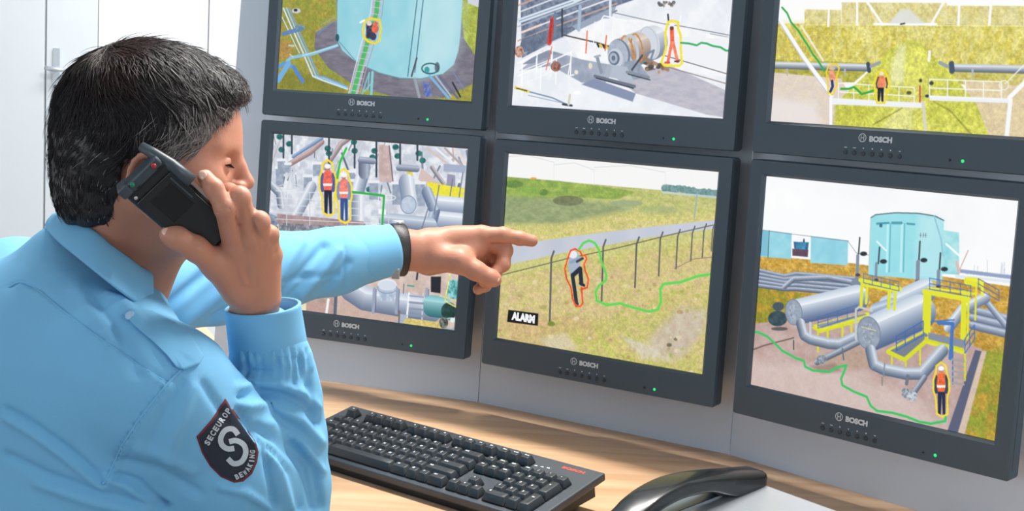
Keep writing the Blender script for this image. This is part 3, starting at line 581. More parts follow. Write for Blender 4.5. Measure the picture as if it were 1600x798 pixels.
c.line([(656, -60), (634, 118)], 1.6, '4b7f92'); c.line([(665, -60), (645, 112)], 1.6, '4b7f92'); c.line([(525, 62), (556, 98), (590, 113), (622, 121), (655, 122), (688, 115)], 1.2, '6a96a0')
c.line([(648, 90), (640, 118)], 2.6, '5a4e60'); c.ell(669, 106, 13, 8, '2f6470', ring=2); c.ell(664, 108, 4, 5, '3f9aa0'); c.ell(680, 104, 4, 8, '4e5a68', .8)
c.line([(668, 117), (698, 152)], 3.5, '7db4dc'); c.line([(678, 118), (702, 150)], 2.5, 'a8bcd0'); c.line([(684, 118), (712, 152)], 3, '6a6c84'); c.line([(705, 112), (722, 138)], 1.4, '7a8ac0', .8)
c.poly([(658, 126), (670, 130), (672, 150), (660, 150)], '4a66c0', tex=('8a8aa0', 3, 3)); c.line([(645, 122), (652, 150)], 4, '9aa4ae'); c.line([(704, 128), (716, 150)], 2.5, '2d3240')

# catwalk, pipes at the left
c.line([(590, -40), (584, 20), (572, 62), (560, 104), (549, 148)], 13, 'b9b6c4'); c.line([(591, -40), (585, 20), (572, 62), (560, 104), (548, 148)], 7, '4fb868')
for k in range(16):
    y = -10+k*10; x = 586-(y)*.25; c.line([(x-5, y), (x+8, y+2)], .9, 'd9d4de', .8)
c.line([(582, -40), (576, 20), (563, 62), (552, 104), (541, 148)], 1.4, 'd6e4ee'); c.line([(600, -40), (594, 20), (582, 66), (569, 108), (558, 150)], 1.4, 'a9a2b4')
c.line([(572, 140), (574, 112), (562, 148)], 2, '7cc6cc'); c.line([(579, 112), (577, 148)], 4, '86ccd2'); c.line([(566, 142), (580, 126)], 1.5, '8ad0d4')
for dx, w_, cl in ((0, 2.4, 'cfe6f4'), (5, 2.4, '9cc8e8'), (9, 2, '7ba6cc')):
    c.line([(440+dx, 12), (452+dx, 40), (470+dx, 80), (486+dx, 118), (500+dx*.6, 124-dx*.5), (540, 138-dx*.4)], w_, cl)
c.line([(438, 26), (458, 68), (465, 82)], 1.5, 'c6e4f2'); c.line([(446, 94), (452, 89), (486, 83), (524, 70)], 4.5, '8ac2dc'); c.line([(470, 86), (524, 70)], 1.4, 'c4e4f0')
c.line([(440, 52), (468, 44)], 6, '5a80c0', .9); c.ell(466, 42, 8, 6, '84a8a8', .7, tex=('5c82a0', 3, 3)); c.ell(460, 16, 7, 4, 'c9ccd2'); c.ell(459, 15, 3, 2.2, '2a2530')
c.line([(432, 104), (440, 98), (455, 104)], 5, '5f9ad8'); c.line([(448, 98), (432, 124)], 8, '74aee0'); c.line([(456, 104), (470, 126)], 6, '5a86c8'); c.line([(450, 84), (455, 88)], 1.5, 'd9d4c0'); c.line([(449, 70), (456, 71)], 3, 'c8c4b8')
for a_, b_ in (((497, 48), (516, 34)), ((494, 52), (500, 46))): c.line([a_, b_], 3, '6c8cc4', .6)
c.line([(560, 34), (566, 31)], 3, 'f6f8fa'); c.ell(524, 58, 3, 6, '2c5566'); 
c.poly([(569, 36), (578, 34), (583, 48), (578, 60), (569, 58)], '2b2e48', tex=('55586c', 3, 3)); c.ell(583, 44, 5.5, 7, 'e36a4c'); c.ell(574, 36, 4, 3.5, 'e9d4cc'); c.ell(584, 36, 4, 3, 'f06a50'); c.ell(580, 56, 5, 6, '3a3a58')
ol = [(569, 31), (576, 28), (590, 30), (592, 42), (590, 62), (583, 67), (572, 64), (566, 58), (564, 48), (566, 36)]; c.line(ol+[ol[0]], 3, 'f5d927')
c.finish()

# --- top middle: winch on a pale deck
c = Canvas(1, 1)
c.poly([(760, -200), (1200, -200), (1180, 250), (760, 230)], 'e6eaf1', tex=('f3f5f8', 20, 2))
c.poly([(808, -100), (1000, -100), (990, -2), (950, 12), (880, 55), (812, 90)], '8c96aa', tex=('5f6c84', 6, 2.6))
for k, cl in enumerate(('d6a890', 'e2e8f0', '6a7892', 'b8c2d2', 'f0f2f6', 'c9a998', '5d6a82', 'd8dee8')): c.line([(806, 8+k*11), (900, -28+k*11), (960, -50+k*11)], 2.2, cl, .9)
c.line([(808, 32), (892, 2), (905, -4)], 7, 'd8e4f0'); c.line([(808, 32), (892, 2)], 1.2, '7d8ea8'); c.line([(812, 50), (842, 38)], 3, 'f0d8c8')
c.poly([(812, 60), (880, 36), (884, 52), (830, 78), (806, 84)], '7b879c', tex=('5b6880', 6, 2)); c.poly([(890, 40), (960, 8), (952, 26), (905, 52)], '9aa6ba')
c.poly([(880, 56), (940, 28), (1000, 30), (1140, 60), (1135, 120), (900, 90)], 'eef0f4', tex=('fafafa', 14, 2)); c.poly([(808, 110), (850, 76), (905, 92), (960, 102), (940, 132), (905, 128), (858, 102)], '969fb2', tex=('a9b2c2', 12, 2)); c.poly([(812, 100), (845, 78), (870, 82), (830, 98)], '8a92a6')
c.poly([(960, 122), (1040, 100), (1130, 140), (1127, 182), (1100, 178), (990, 145)], 'b4b4c2', tex=('c6c2cc', 10, 2, 4)); c.poly([(905, 131), (925, 122), (990, 145), (985, 158)], '8793b0'); c.line([(1014, 80), (1134, 115)], 1.2, '5f5c66'); c.line([(1040, 104), (1132, 130)], 1.2, '8c7a78')
c.poly([(1020, 55), (1135, 60), (1133, 112), (1060, 92)], 'eff1f5'); c.line([(950, 18), (1030, 36), (1060, 40), (1135, 54)], 1, '6c7078'); c.line([(1106, 52), (1134, 57)], 1, 'a0a4ac'); c.dots((1025, 2, 1050, 9), 14, ['4b4a50', '8a8478'], (1.5, 3)); c.line([(1040, 22), (1041, 32)], 2.6, '3e4450'); c.line([(1060, 24), (1059, 34)], 2, 'fafafc')
c.line([(860, 30), (855, 66)], 8, 'c8493f') ; c.line([(858, 30), (856, 64)], 3, 'a8332c'); c.line([(864, 20), (864, 56)], 4, '6c86a0'); c.line([(875, 14), (875, 56)], 3, '3f4650'); c.line([(903, 10), (901, 46)], 5, 'a6bcd0'); c.line([(950, -20), (950, 26)], 4, 'dfe6ee')
c.line([(877, 54), (930, 66), (955, 74)], 2, '54504e')
for k in range(5): c.line([(930+k*4.5, 68+k*.9), (932+k*4.5, 72+k*.9)], 3, 'e8c832' if k % 2 else '2a2a2a')
for x, y0, y1 in ((914, 48, 82), (944, 55, 78)): c.line([(x, y0), (x-2, y1)], 2, 'ef6a3c')
for x in (926, 940, 955, 970): c.line([(x, 30+abs(x-945)*.2), (x-2, 66)], 1.4, 'fafbfc')
c.line([(926, 46), (940, 24), (975, 32)], 1.8, 'fafbfc')
for k in range(5): c.line([(812+k*23, 97-k*0+k*-6), (812+k*23-1, 130-k*6)], 1.8, 'f6f8fb') if k < 3 else None
c.line([(806, 98), (862, 72)], 2, 'fbfcfd'); c.line([(806, 118), (890, 80)], 2, 'fbfcfd'); c.line([(806, 112), (858, 92)], 1.4, 'f4f6fa'); c.line([(806, 134), (888, 98)], 1.4, 'f4f6fa')
for x, y0, y1 in ((813, 96, 150), (836, 84, 112), (860, 72, 110), (842, 102, 140), (866, 92, 130), (889, 80, 116)): c.line([(x, y0), (x-1, y1)], 1.8, 'fbfcfd')
c.line([(859, 72), (850, 108)], 2, 'e2705a', .8); c.line([(889, 90), (884, 118), (893, 116)], 2, 'f4f4f4'); c.ell(865, 103, 8, 8, '7a4a3c', tex=('a87c6c', 3, 3)); c.ell(808, 80, 7, 9, 'd8b09c', tex=('8a5a4c', 3, 3)); c.ell(897, 112, 3, 3.5, 'ece6da'); c.ell(919, 102, 3, 5, 'e4dcc8'); c.ell(898, 144, 6, 3, 'fdfdfd')
c.line([(822, 142), (860, 152), (884, 163)], 2, '7f93ac'); c.line([(822, 148), (876, 160)], 1.2, '9aacc0'); c.line([(802, 136), (822, 142)], 4, 'e6d66a'); c.line([(804, 137), (820, 141)], 1.6, '4a4430'); c.line([(876, 162), (890, 164)], 3, '33404e'); c.line([(887, 148), (885, 162)], 4, 'd8cfc0')
# winch
c.pipe([(985, 78), (1016, 66)], 46, 'ccd4de', '7b8796', 'eef1f5'); c.ell(1013, 66, 14, 26, 'd3d9e2', rot=-.2); c.ell(1010, 66, 14, 25, 'b8c2ce', ring=1.2, rot=-.2)
c.pipe([(968, 82), (992, 74)], 42, 'c9b8a8', '87746a', 'e6dcd2'); c.ell(992, 74, 8, 22, 'b98a5c', rot=-.2, ring=2.4); c.ell(977, 79, 9, 24, 'c48e58', rot=-.2, ring=2.6); c.ell(984, 76, 8, 22, 'c0c8d2', rot=-.2, ring=4)
c.ell(964, 84, 17, 24, '6d7a90', rot=-.15); c.ell(962, 84, 16, 23, 'b6c0cf', rot=-.15, tex=('a4afc0', 5, 2)); c.ell(958, 90, 12, 15, 'c8d0dc', rot=-.1); c.ell(956, 90, 8.5, 11, '5c6a80', rot=-.1); c.ell(955, 90, 6.5, 8.5, 'a9b6c6', rot=-.1); c.ell(955, 90, 3, 4, '65738a')
c.poly([(972, 96), (992, 92), (1010, 118), (980, 126), (966, 120)], 'a3adbc', tex=('8c98aa', 6, 2)); c.line([(984, 108), (1000, 86)], 3, '4b4f58'); c.line([(1002, 90), (1040, 108)], 5, '9a7a5c', .8); c.dots((1003, 96, 1036, 112), 20, ['4a4440', '8a6a50', 'b8925c'], (1.5, 3.5)); c.line([(1006, 84), (1018, 78), (1012, 96)], 3, '7e8896')
c.poly([(950, 100), (976, 104), (988, 128), (940, 118)], 'b4becc'); c.line([(926, 118), (988, 134)], 4, '6b7688'); c.line([(928, 121), (986, 137)], 1.8, '3a404c'); c.line([(976, 112), (1010, 120)], 4, '8893a2'); c.line([(978, 115), (1012, 124)], 1.6, '3c424e'); c.line([(930, 90), (936, 112)], 5, '8e98a8'); c.line([(926, 88), (934, 86)], 3, 'a8b0bc'); c.line([(948, 104), (946, 116)], 8, 'aab4c2')
# red figure
c.line([(1046, 44), (1047, 70)], 6, 'f2643c'); c.line([(1046, 66), (1040, 96)], 4.5, 'f47a58'); c.line([(1048, 66), (1055, 95)], 4.5, 'f68a68'); c.ell(1046, 43, 3, 3.5, '6a3c38'); c.ell(1046, 38, 4, 2.5, 'f8f4ee'); c.line([(1036, 97), (1042, 97)], 3, 'd85a48'); c.line([(1051, 95), (1057, 95)], 2.5, '5f3c3a')
ol = [(1040, 34), (1046, 32), (1056, 34), (1056, 44), (1060, 56), (1060, 76), (1062, 98), (1058, 102), (1034, 101), (1030, 96), (1037, 76), (1036, 50)]; c.line(ol+[ol[0]], 3.4, 'f3e340')
c.line([(1060, 66), (1072, 67), (1085, 70), (1092, 66), (1100, 67), (1110, 71), (1122, 73), (1130, 78), (1138, 79)], 2.6, '2fae62')
c.finish()

# --- top right: grass slope and walkway
c = Canvas(2, 1)
c.poly([(1160, -200), (1700, -200), (1700, 260), (1160, 230)], 'fbfbfa')
for a_, b_ in (((1253, 14), (1310, 40)), ((1311, 3), (1475, 40)), ((1475, 8), (1560, 42)), ((1545, 8), (1600, 40))): c.poly([(a_[0], a_[1]), (b_[0], a_[1]+1), (b_[0], b_[1]), (a_[0], b_[1])], 'e4dca6', tex=('d8cc80', 8, 2))
c.poly([(1210, 36), (1600, 38), (1600, 108), (1205, 100)], 'd2c556', tex=('e3db8c', 6, 2.2, 14)); c.poly([(1205, 38), (1300, 40), (1280, 96), (1205, 94)], 'c3b23c', .7, 10, tex=('d6ca70', 5, 2, 10)); c.line([(1250, 38), (1600, 40)], 1, 'efe9b8')
c.poly([(1205, 92), (1365, 98), (1330, 128), (1200, 125)], 'aaa83c', tex=('c4b95c', 6, 2)); c.poly([(1450, 100), (1600, 104), (1600, 140), (1490, 130)], 'bcb44a', tex=('d6cc80', 6, 2))
c.poly([(1200, 112), (1310, 122), (1330, 160), (1300, 200), (1195, 196)], 'e5d6c2', tex=('ddd0c6', 12, 2, 5)); c.poly([(1200, 150), (1270, 160), (1280, 200), (1195, 194)], 'ebe4e2', .8, 8); c.poly([(1500, 124), (1600, 134), (1600, 225), (1530, 215)], 'e4d3a8', tex=('dcc9a4', 8, 2))
c.poly([(1365, 100), (1385, 76), (1410, 62), (1432, 64), (1450, 84), (1480, 110), (1520, 160), (1545, 222), (1300, 202), (1302, 160)], 'd8d865', tex=('c6c94e', 14, 2)); c.poly([(1400, 70), (1412, 68), (1408, 130), (1385, 130), (1388, 100)], 'eaeab4', .8, 4); c.poly([(1412, 66), (1432, 66), (1445, 100), (1430, 200), (1412, 130)], 'e2e070', .6, 5); c.poly([(1400, 160), (1370, 206), (1422, 210), (1424, 150)], 'e6e49c', .7, 5); c.poly([(1302, 160), (1365, 166), (1330, 205), (1296, 203)], 'c2c24a', .7, 5); c.line([(1405, 168), (1360, 194)], 2, '8a8c30', .7); c.line([(1455, 158), (1480, 172), (1516, 212)], 2.5, '8f9238', .7)
c.pipe([(1200, 101), (1352, 105)], 11, 'c2c8d2', '5a6470', 'e8ecf0'); c.line([(1352, 99), (1354, 110)], 6, '3c4c5c'); c.line([(1357, 103), (1370, 97)], 5, '9aa4a8'); c.pipe([(1484, 105), (1605, 108)], 11, 'c2c8d2', '5a6470', 'e8ecf0'); c.line([(1482, 99), (1483, 110)], 8, '46566a'); c.line([(1476, 103), (1464, 97)], 5, '9aa4a8')
for x in (1226, 1316, 1515): c.line([(x, 108), (x, 116)], 3, 'b4b8ba')
c.line([(1212, 26), (1250, 86), (1296, 148)], 6, 'f6f8fb'); c.line([(1212, 32), (1250, 92), (1290, 146)], 1.4, 'c6cad6'); c.line([(1248, 40), (1282, 94)], 3, 'f0eed8')
c.line([(1218, 11), (1226, 20), (1232, 34), (1244, 48), (1250, 58), (1258, 70), (1266, 84), (1274, 94), (1284, 110)], 3, '34ab4c')
c.poly([(1294, 152), (1440, 160), (1440, 168), (1294, 162)], 'eef1f6'); c.poly([(1448, 148), (1575, 153), (1575, 160), (1448, 156)], 'eef1f6'); c.line([(1294, 152), (1294, 200)], 5, 'f6f8fa'); c.line([(1574, 156), (1568, 214)], 6, 'f6f8fa'); c.line([(1572, 152), (1604, 120)], 6, 'f8fafb'); c.line([(1566, 130), (1600, 96)], 1.6, 'f2f2ea')
c.grid((1306, 156), (1424, 163), 27, 5, 1.5, 'f6f6ee'); c.grid((1448, 150), (1560, 154), 27, 4, 1.6, 'f8f8f2'); c.ell(1564, 132, 7, 7, 'f2f2ea', ring=1.4)
c.line([(1448, 80), (1447, 94)], 4, 'f6f6f0'); c.line([(1438, 160), (1442, 206)], 5, 'd8d4c4'); c.line([(1433, 134), (1433, 158)], 2.6, 'd4574a'); c.ell(1434, 125, 2.5, 3, '444a40'); c.ell(1451, 129, 3.5, 3.2, '3d4240'); c.ell(1416, 144, 4, 3, '5a5d38'); c.ell(1444, 149, 3, 2.5, '2c3a60')
for a_, b_ in (((1345, -6), (1375, 38)), ((1475, -6), (1450, 38)), ((1362, 37), (1458, 37)), ((1335, -6), (1335, 38)), ((1292, -10), (1290, 40)), ((1495, -10), (1493, 38)), ((1545, -10), (1541, 38)), ((1598, 0), (1597, 38))): c.line([a_, b_], 3.5, 'fbfbf8')
c.poly([(1385, 36), (1402, 14), (1418, 14), (1440, 36)], 'dfe4ea', .8, 2); c.line([(1403, 37), (1409, 36)], 2.4, '474a40')
c.line([(1310, 138), (1322, 138), (1330, 135), (1336, 140), (1342, 146), (1350, 144), (1360, 141)], 3.4, '3aa83c')
c.poly([(1291, 110), (1298, 108), (1302, 120), (1300, 126), (1292, 126)], 'e89a78'); c.ell(1296, 106, 5, 3, 'd8b898'); c.line([(1296, 126), (1297, 134), (1293, 143)], 4.5, '2e3a66')
ol = [(1290, 103), (1297, 99), (1304, 100), (1307, 106), (1303, 120), (1303, 134), (1297, 147), (1290, 144), (1289, 126), (1287, 112)]; c.line(ol+[ol[0]], 2.6, 'f4d422')
c.poly([(1368, 119), (1375, 117), (1380, 122), (1379, 136), (1367, 136)], 'ef8a62'); c.line([(1368, 120), (1365, 130), (1366, 136)], 2.4, '4a3c48'); c.line([(1380, 121), (1382, 130), (1381, 136)], 2.4, '4a3c48'); c.poly([(1367, 136), (1377, 136), (1376, 158), (1373, 158), (1372, 142), (1370, 158), (1367, 157)], '1b1c20'); c.ell(1373, 114, 3.6, 3, 'f4ead0')
ol = [(1368, 112), (1373, 109), (1379, 112), (1384, 122), (1386, 134), (1381, 142), (1378, 160), (1366, 160), (1364, 142), (1361, 132), (1364, 120)]; c.line(ol+[ol[0]], 2.8, 'f5dc24')
c.finish()
# ------------------------------------------------------------------ keyboard
KS = .985                                             # pose found relative to the camera
KO = np.array([-.2269, 1.9745, -.4933])*KS+[0, 0, CZ]
KA = Rz(-.6649) @ Rx(.2073)
M_KEY = mat('keycap_plastic', '272e34', .36, bump=.08, bscale=1500)
M_KB = mat('keyboard_case', '363e47', .42, bump=.1, bscale=1200)
M_KBD = mat('keyboard_base', '1d2126', .5)
M_LEG = mat('key_legend', 'e8edf0', .6)
M_RED = mat('red_print', 'c8402c', .6)
kb = thing('keyboard', 'black full-size computer keyboard lying on the wooden desk beside the arm', 'keyboard', M=frame(KO, KA[:, 0]*KS, KA[:, 1]*KS, KA[:, 2]*KS))
u = .01905; TH = .0108                                 # key pitch; plate lies TH under the key tops
PX0, PX1, PY0, PY1 = -.0235, .4466, -.133, .0203
# top plate with three recessed key wells
bm = bmesh.new(); add_box(bm, PX0, PX1, PY0, PY1, -TH-.011, -TH, bev=.0025, seg=3); bmobj('top_plate', bm, M_KB, kb)
# wedge base narrower than the plate, reaching down to the desk
bm = bmesh.new(); iA = np.linalg.inv(KA)
def dz(x, y):                                          # local z where the desk lies below (x, y)
    n = KA[:, 2]; p = KO+KA[:, 0]*x*KS+KA[:, 1]*y*KS
    return (DESK+.0004-p[2])/(n[2]*KS)
a = .010; B = []
for (x, y) in ((PX0+a, PY0+.004), (PX1-a, PY0+.004), (PX1-a, PY1-.012), (PX0+a, PY1-.012)): B.append((x, y))
top = [bm.verts.new((x, y, -TH-.0105)) for x, y in B]
mid = [bm.verts.new((x, y, max(dz(x, y)+(.0 if i < 2 else .018), -TH-.034))) for i, (x, y) in enumerate(B)]
bm.faces.new(top[::-1]); bm.faces.new(mid)
for i in range(4): bm.faces.new((mid[i], top[i], top[(i+1) % 4], mid[(i+1) % 4]))
bmobj('base', bm, M_KBD, kb)
for x in (PX0+.03, PX1-.045):
    zz = dz(x, PY1-.022)
    bm = bmesh.new(); add_box(bm, x-.012, x+.012, PY1-.026, PY1-.018, zz+.001, -TH-.02, bev=.001); bmobj('folding_foot', bm, M_KBD, kb)
NK = 0
def key(x, v, w_=1, h_=1, leg='', name='key', small=False):
    """x, v in key units (left edge, top edge)"""
    global NK; NK += 1
    X0, X1 = x*u, (x+w_)*u; Y1, Y0 = -v*u, -(v+h_)*u
    cx, cy = (X0+X1)/2, (Y0+Y1)/2; hw, hh = (X1-X0)/2-.0004, (Y1-Y0)/2-.0004
    rowz = {0: .0012, 1.5: .0004, 2.5: 0, 3.5: 0, 4.5: .0001, 5.5: .0004}.get(v, 0)
    bm = bmesh.new(); zt = rowz; zb = -TH+.0008
    # tapered cap with dished top: bottom ring, top ring, inner ring slightly lower
    tx, ty = hw-.0029, hh-.0034; sh = .0006
    def rr(ax, ay, z, r, oy=0):
        o = []
        for sx, sy, a0 in ((1, 1, 0), (-1, 1, 90), (-1, -1, 180), (1, -1, 270)):
            for k in range(3):
                a = math.radians(a0+45*k); o.append(bm.verts.new((sx*(ax-r)+r*math.cos(a), sy*(ay-r)+r*math.sin(a)+oy, z)))
        return o
    rs = [rr(hw, hh, zb, .0008), rr(hw-.0003, hh-.0003, zb+.0012, .0009), rr(tx, ty, zt-.0003, .0018, sh), rr(tx-.0006, ty-.0006, zt, .0016, sh), rr(tx*.5, ty*.5, zt-.0005, .001, sh)]
    for a_, b_ in zip(rs, rs[1:]):
        for k in range(12): bm.faces.new((a_[k], a_[(k+1) % 12], b_[(k+1) % 12], b_[k]))
    bm.faces.new(rs[0][::-1]); bm.faces.new(rs[-1])
    k_ = bmobj(name, bm, M_KEY, kb, True); k_.location = (cx, cy, 0)
    if leg:
        lines = leg.split('|')
        s = .0047 if len(lines[0]) == 1 else .0030
        me = text_mesh(lines[0], s, .00022, 0)
        lx = -tx+.0042 if len(lines[0]) == 1 or w_ < 1.4 else -tx+.0058
        if len(lines[0]) > 1 and w_ <= 1.25: lx = 0
        link('legend', put(me, Matrix.Translation((lx, ty*.38+sh, zt+.00005))), M_LEG, k_)
    return k_
key(0, 0, leg='Esc')
for i in range(12): key(2+i+(.5 if i > 3 else 0)+(.5 if i > 7 else 0), 0, leg='F%d' % (i+1))
for i, t_ in enumerate(('Print', 'Scroll', 'Pause')): key(15.25+i, 0, leg=t_)
for i, t_ in enumerate('`1234567890-='): key(i, 1.5, leg=t_)
key(13, 1.5, 2, leg='Back', name='backspace_key')
key(0, 2.5, 1.5, leg='Tab', name='tab_key')
for i, t_ in enumerate('QWERTYUIOP[]'): key(1.5+i, 2.5, leg=t_)
key(13.5, 2.5, 1.5, leg='\\', name='backslash_key')
key(0, 3.5, 1.75, leg='Caps', name='caps_lock_key')
for i, t_ in enumerate("ASDFGHJKL;'"): key(1.75+i, 3.5, leg=t_)
key(12.75, 3.5, 2.25, leg='Enter', name='enter_key')
key(0, 4.5, 2.25, leg='Shift', name='shift_key')
for i, t_ in enumerate('ZXCVBNM,./'): key(2.25+i, 4.5, leg=t_)
key(12.25, 4.5, 2.75, leg='Shift', name='shift_key')
key(0, 5.5, 1.5, leg='Ctrl'); key(1.5, 5.5, 1, leg='O'); key(2.5, 5.5, 1.25, leg='Alt')
key(3.75, 5.5, 6.25, name='space_bar')
key(10, 5.5, 1.5, leg='Alt'); key(11.5, 5.5, 1, leg='O'); key(12.5, 5.5, 1, leg='='); key(13.5, 5.5, 1.5, leg='Ctrl')
for i, t_ in enumerate(('Ins', 'Home', 'PgUp')): key(15.25+i, 1.5, leg=t_)
for i, t_ in enumerate(('Del', 'End', 'PgDn')): key(15.25+i, 2.5, leg=t_)
key(16.25, 4.5, leg='^')
for i, t_ in enumerate('<v>'): key(15.25+i, 5.5, leg=t_)
for r_, row in enumerate((('Num', '/', '*', '-'), '789', '456', '123')):
    for i, t_ in enumerate(row): key(18.5+i, 1.5+r_, leg=t_)
key(21.5, 2.5, 1, 2, leg='+', name='plus_key'); key(21.5, 4.5, 1, 2, leg='Ent', name='enter_key')
key(18.5, 5.5, 2, leg='0', name='zero_key'); key(20.5, 5.5, leg='.')
for dx, dy in ((0, 0), (.0085, .003), (.017, .006)):
    pass
for i in range(3):
    bm = bmesh.new(); add_box(bm, .3505+i*.0095, .3550+i*.0095, -.0085+i*.0012, -.0068+i*.0012, -TH, -TH+.0002); bmobj('status_mark', bm, M_LEG, kb)
link('lettering', put(text_fit('BOSCH', .036, .0062, .0004), Matrix.Translation((.405, .0062, -TH+.0002))), M_RED, kb)

# ------------------------------------------------------------------ desk telephone
M_PH = mat('phone_black', '14181c', .26, coat=.25)
M_PHG = mat('phone_grey', '6f7b88', .28, .25)
M_PHS = mat('phone_silver', 'c6ccd4', .25, .6)
pa = PZ(1187, 753, DESK+.062); pb = PZ(1290, 790, DESK+.062)
dxy = nrm([pb[0]-pa[0], pb[1]-pa[1], 0]); yaw = math.atan2(dxy[1], dxy[0])
ax = np.array([math.cos(yaw), math.sin(yaw), 0]); ay = np.array([-ax[1], ax[0], 0])
ph = thing('desk_telephone', 'grey desk telephone base on the desk at the bottom right, under its black handset', 'telephone', M=frame((pa[0], pa[1], DESK), ax, ay, (0, 0, 1)))
# base wedge: local x along the back edge, -y towards the user
def wedge(bm, x0, x1, y0, y1, zf, zb, z0=.0005, bev=.004):
    vs = [bm.verts.new(p) for p in ((x0, y0, z0), (x1, y0, z0), (x1, y1, z0), (x0, y1, z0), (x0, y0, zf), (x1, y0, zf), (x1, y1, zb), (x0, y1, zb))]
    fs = [bm.faces.new([vs[i] for i in q]) for q in ((0, 3, 2, 1), (4, 5, 6, 7), (0, 1, 5, 4), (1, 2, 6, 5), (2, 3, 7, 6), (3, 0, 4, 7))]
    bmesh.ops.bevel(bm, geom=list({e for f in fs for e in f.edges}), offset=bev, segments=3, profile=.6, affect='EDGES')
bm = bmesh.new(); wedge(bm, -.004, .150, -.20, 0, .032, .062); bmobj('base', bm, M_PHS, ph)
bm = bmesh.new(); wedge(bm, -.060, -.0045, -.202, -.040, .034, .056, .0005, .002); bmobj('cradle', bm, M_PHG, ph)
bm = bmesh.new(); wedge(bm, -.0035, -.0018, -.20, -.05, .0335, .0565, .02, .0004); bmobj('cradle_trim', bm, M_PHS, ph)
bm = bmesh.new(); wedge(bm, .05, .12, -.13, -.075, .0442, .0525, .03, .001); bmobj('display', bm, mat('phone_display', '8b979c', .2), ph)
for i in range(12):
    bm = bmesh.new(); X = .035+(i % 3)*.024; Y = -.14-(i//3)*.014
    wedge(bm, X, X+.016, Y, Y+.010, .066+Y*.15, .0675+Y*.15, .035, .001); bmobj('dial_button', bm, M_PHG, ph)
# handset: arched bar, rests on the cradle; pulled along the traced line
hs = [P(930, 860, 1.47), P(972, 815, 1.50), P(1010, 780, 1.53), P(1048, 760, 1.56), P(1085, 752, 1.585), P(1120, 748, 1.61), P(1155, 745, 1.635), P(1180, 743, 1.655)]
hst = thing('telephone_handset', 'glossy black arched handset lying on the grey desk telephone', 'handset', tuple(hs[3]))
side = nrm([-(hs[-1]-hs[0])[1]*-1, (hs[-1]-hs[0])[0]*-1, 0])
V = []; Fc = []; nS = 12
hsd = []
for i in range(len(hs)-1):
    for k in range(4): hsd.append(hs[i]+(hs[i+1]-hs[i])*k/4)
hsd.append(hs[-1])
sm = np.array(hsd)
for _ in range(3): sm[1:-1] = (sm[:-2]+2*sm[1:-1]+sm[2:])/4
for i, p in enumerate(sm):
    t = nrm(sm[min(i+1, len(sm)-1)]-sm[max(i-1, 0)]); s_ = nrm(np.cross(t, [0, 0, 1])); up = np.cross(s_, t)
    f_ = i/(len(sm)-1)
    hw_ = .0225; th_ = .0105+.006*(f_ > .62)*min(1, (f_-.62)*6)+.006*(f_ < .2)
    if i in (0, len(sm)-1): hw_ -= .002; th_ -= .002
    for k in range(nS):
        a = 2*math.pi*(k+.5)/nS; cxx = math.copysign(abs(math.cos(a))**.45, math.cos(a)); szz = math.copysign(abs(math.sin(a))**.5, math.sin(a))
        V.append(p+s_*hw_*cxx+up*(th_*szz-th_+.010)-np.array(hs[3]))
for i in range(len(sm)-1):
    for k in range(nS): Fc.append((i*nS+k, i*nS+(k+1) % nS, (i+1)*nS+(k+1) % nS, (i+1)*nS+k))
Fc.append(tuple(range(nS))[::-1]); Fc.append(tuple(range((len(sm)-1)*nS, len(sm)*nS)))
hb = obj('grip', V, Fc, M_PH, hst, True)
mo = hb.modifiers.new('b', 'BEVEL'); mo.width = .002; mo.segments = 2; mo.limit_method = 'ANGLE'
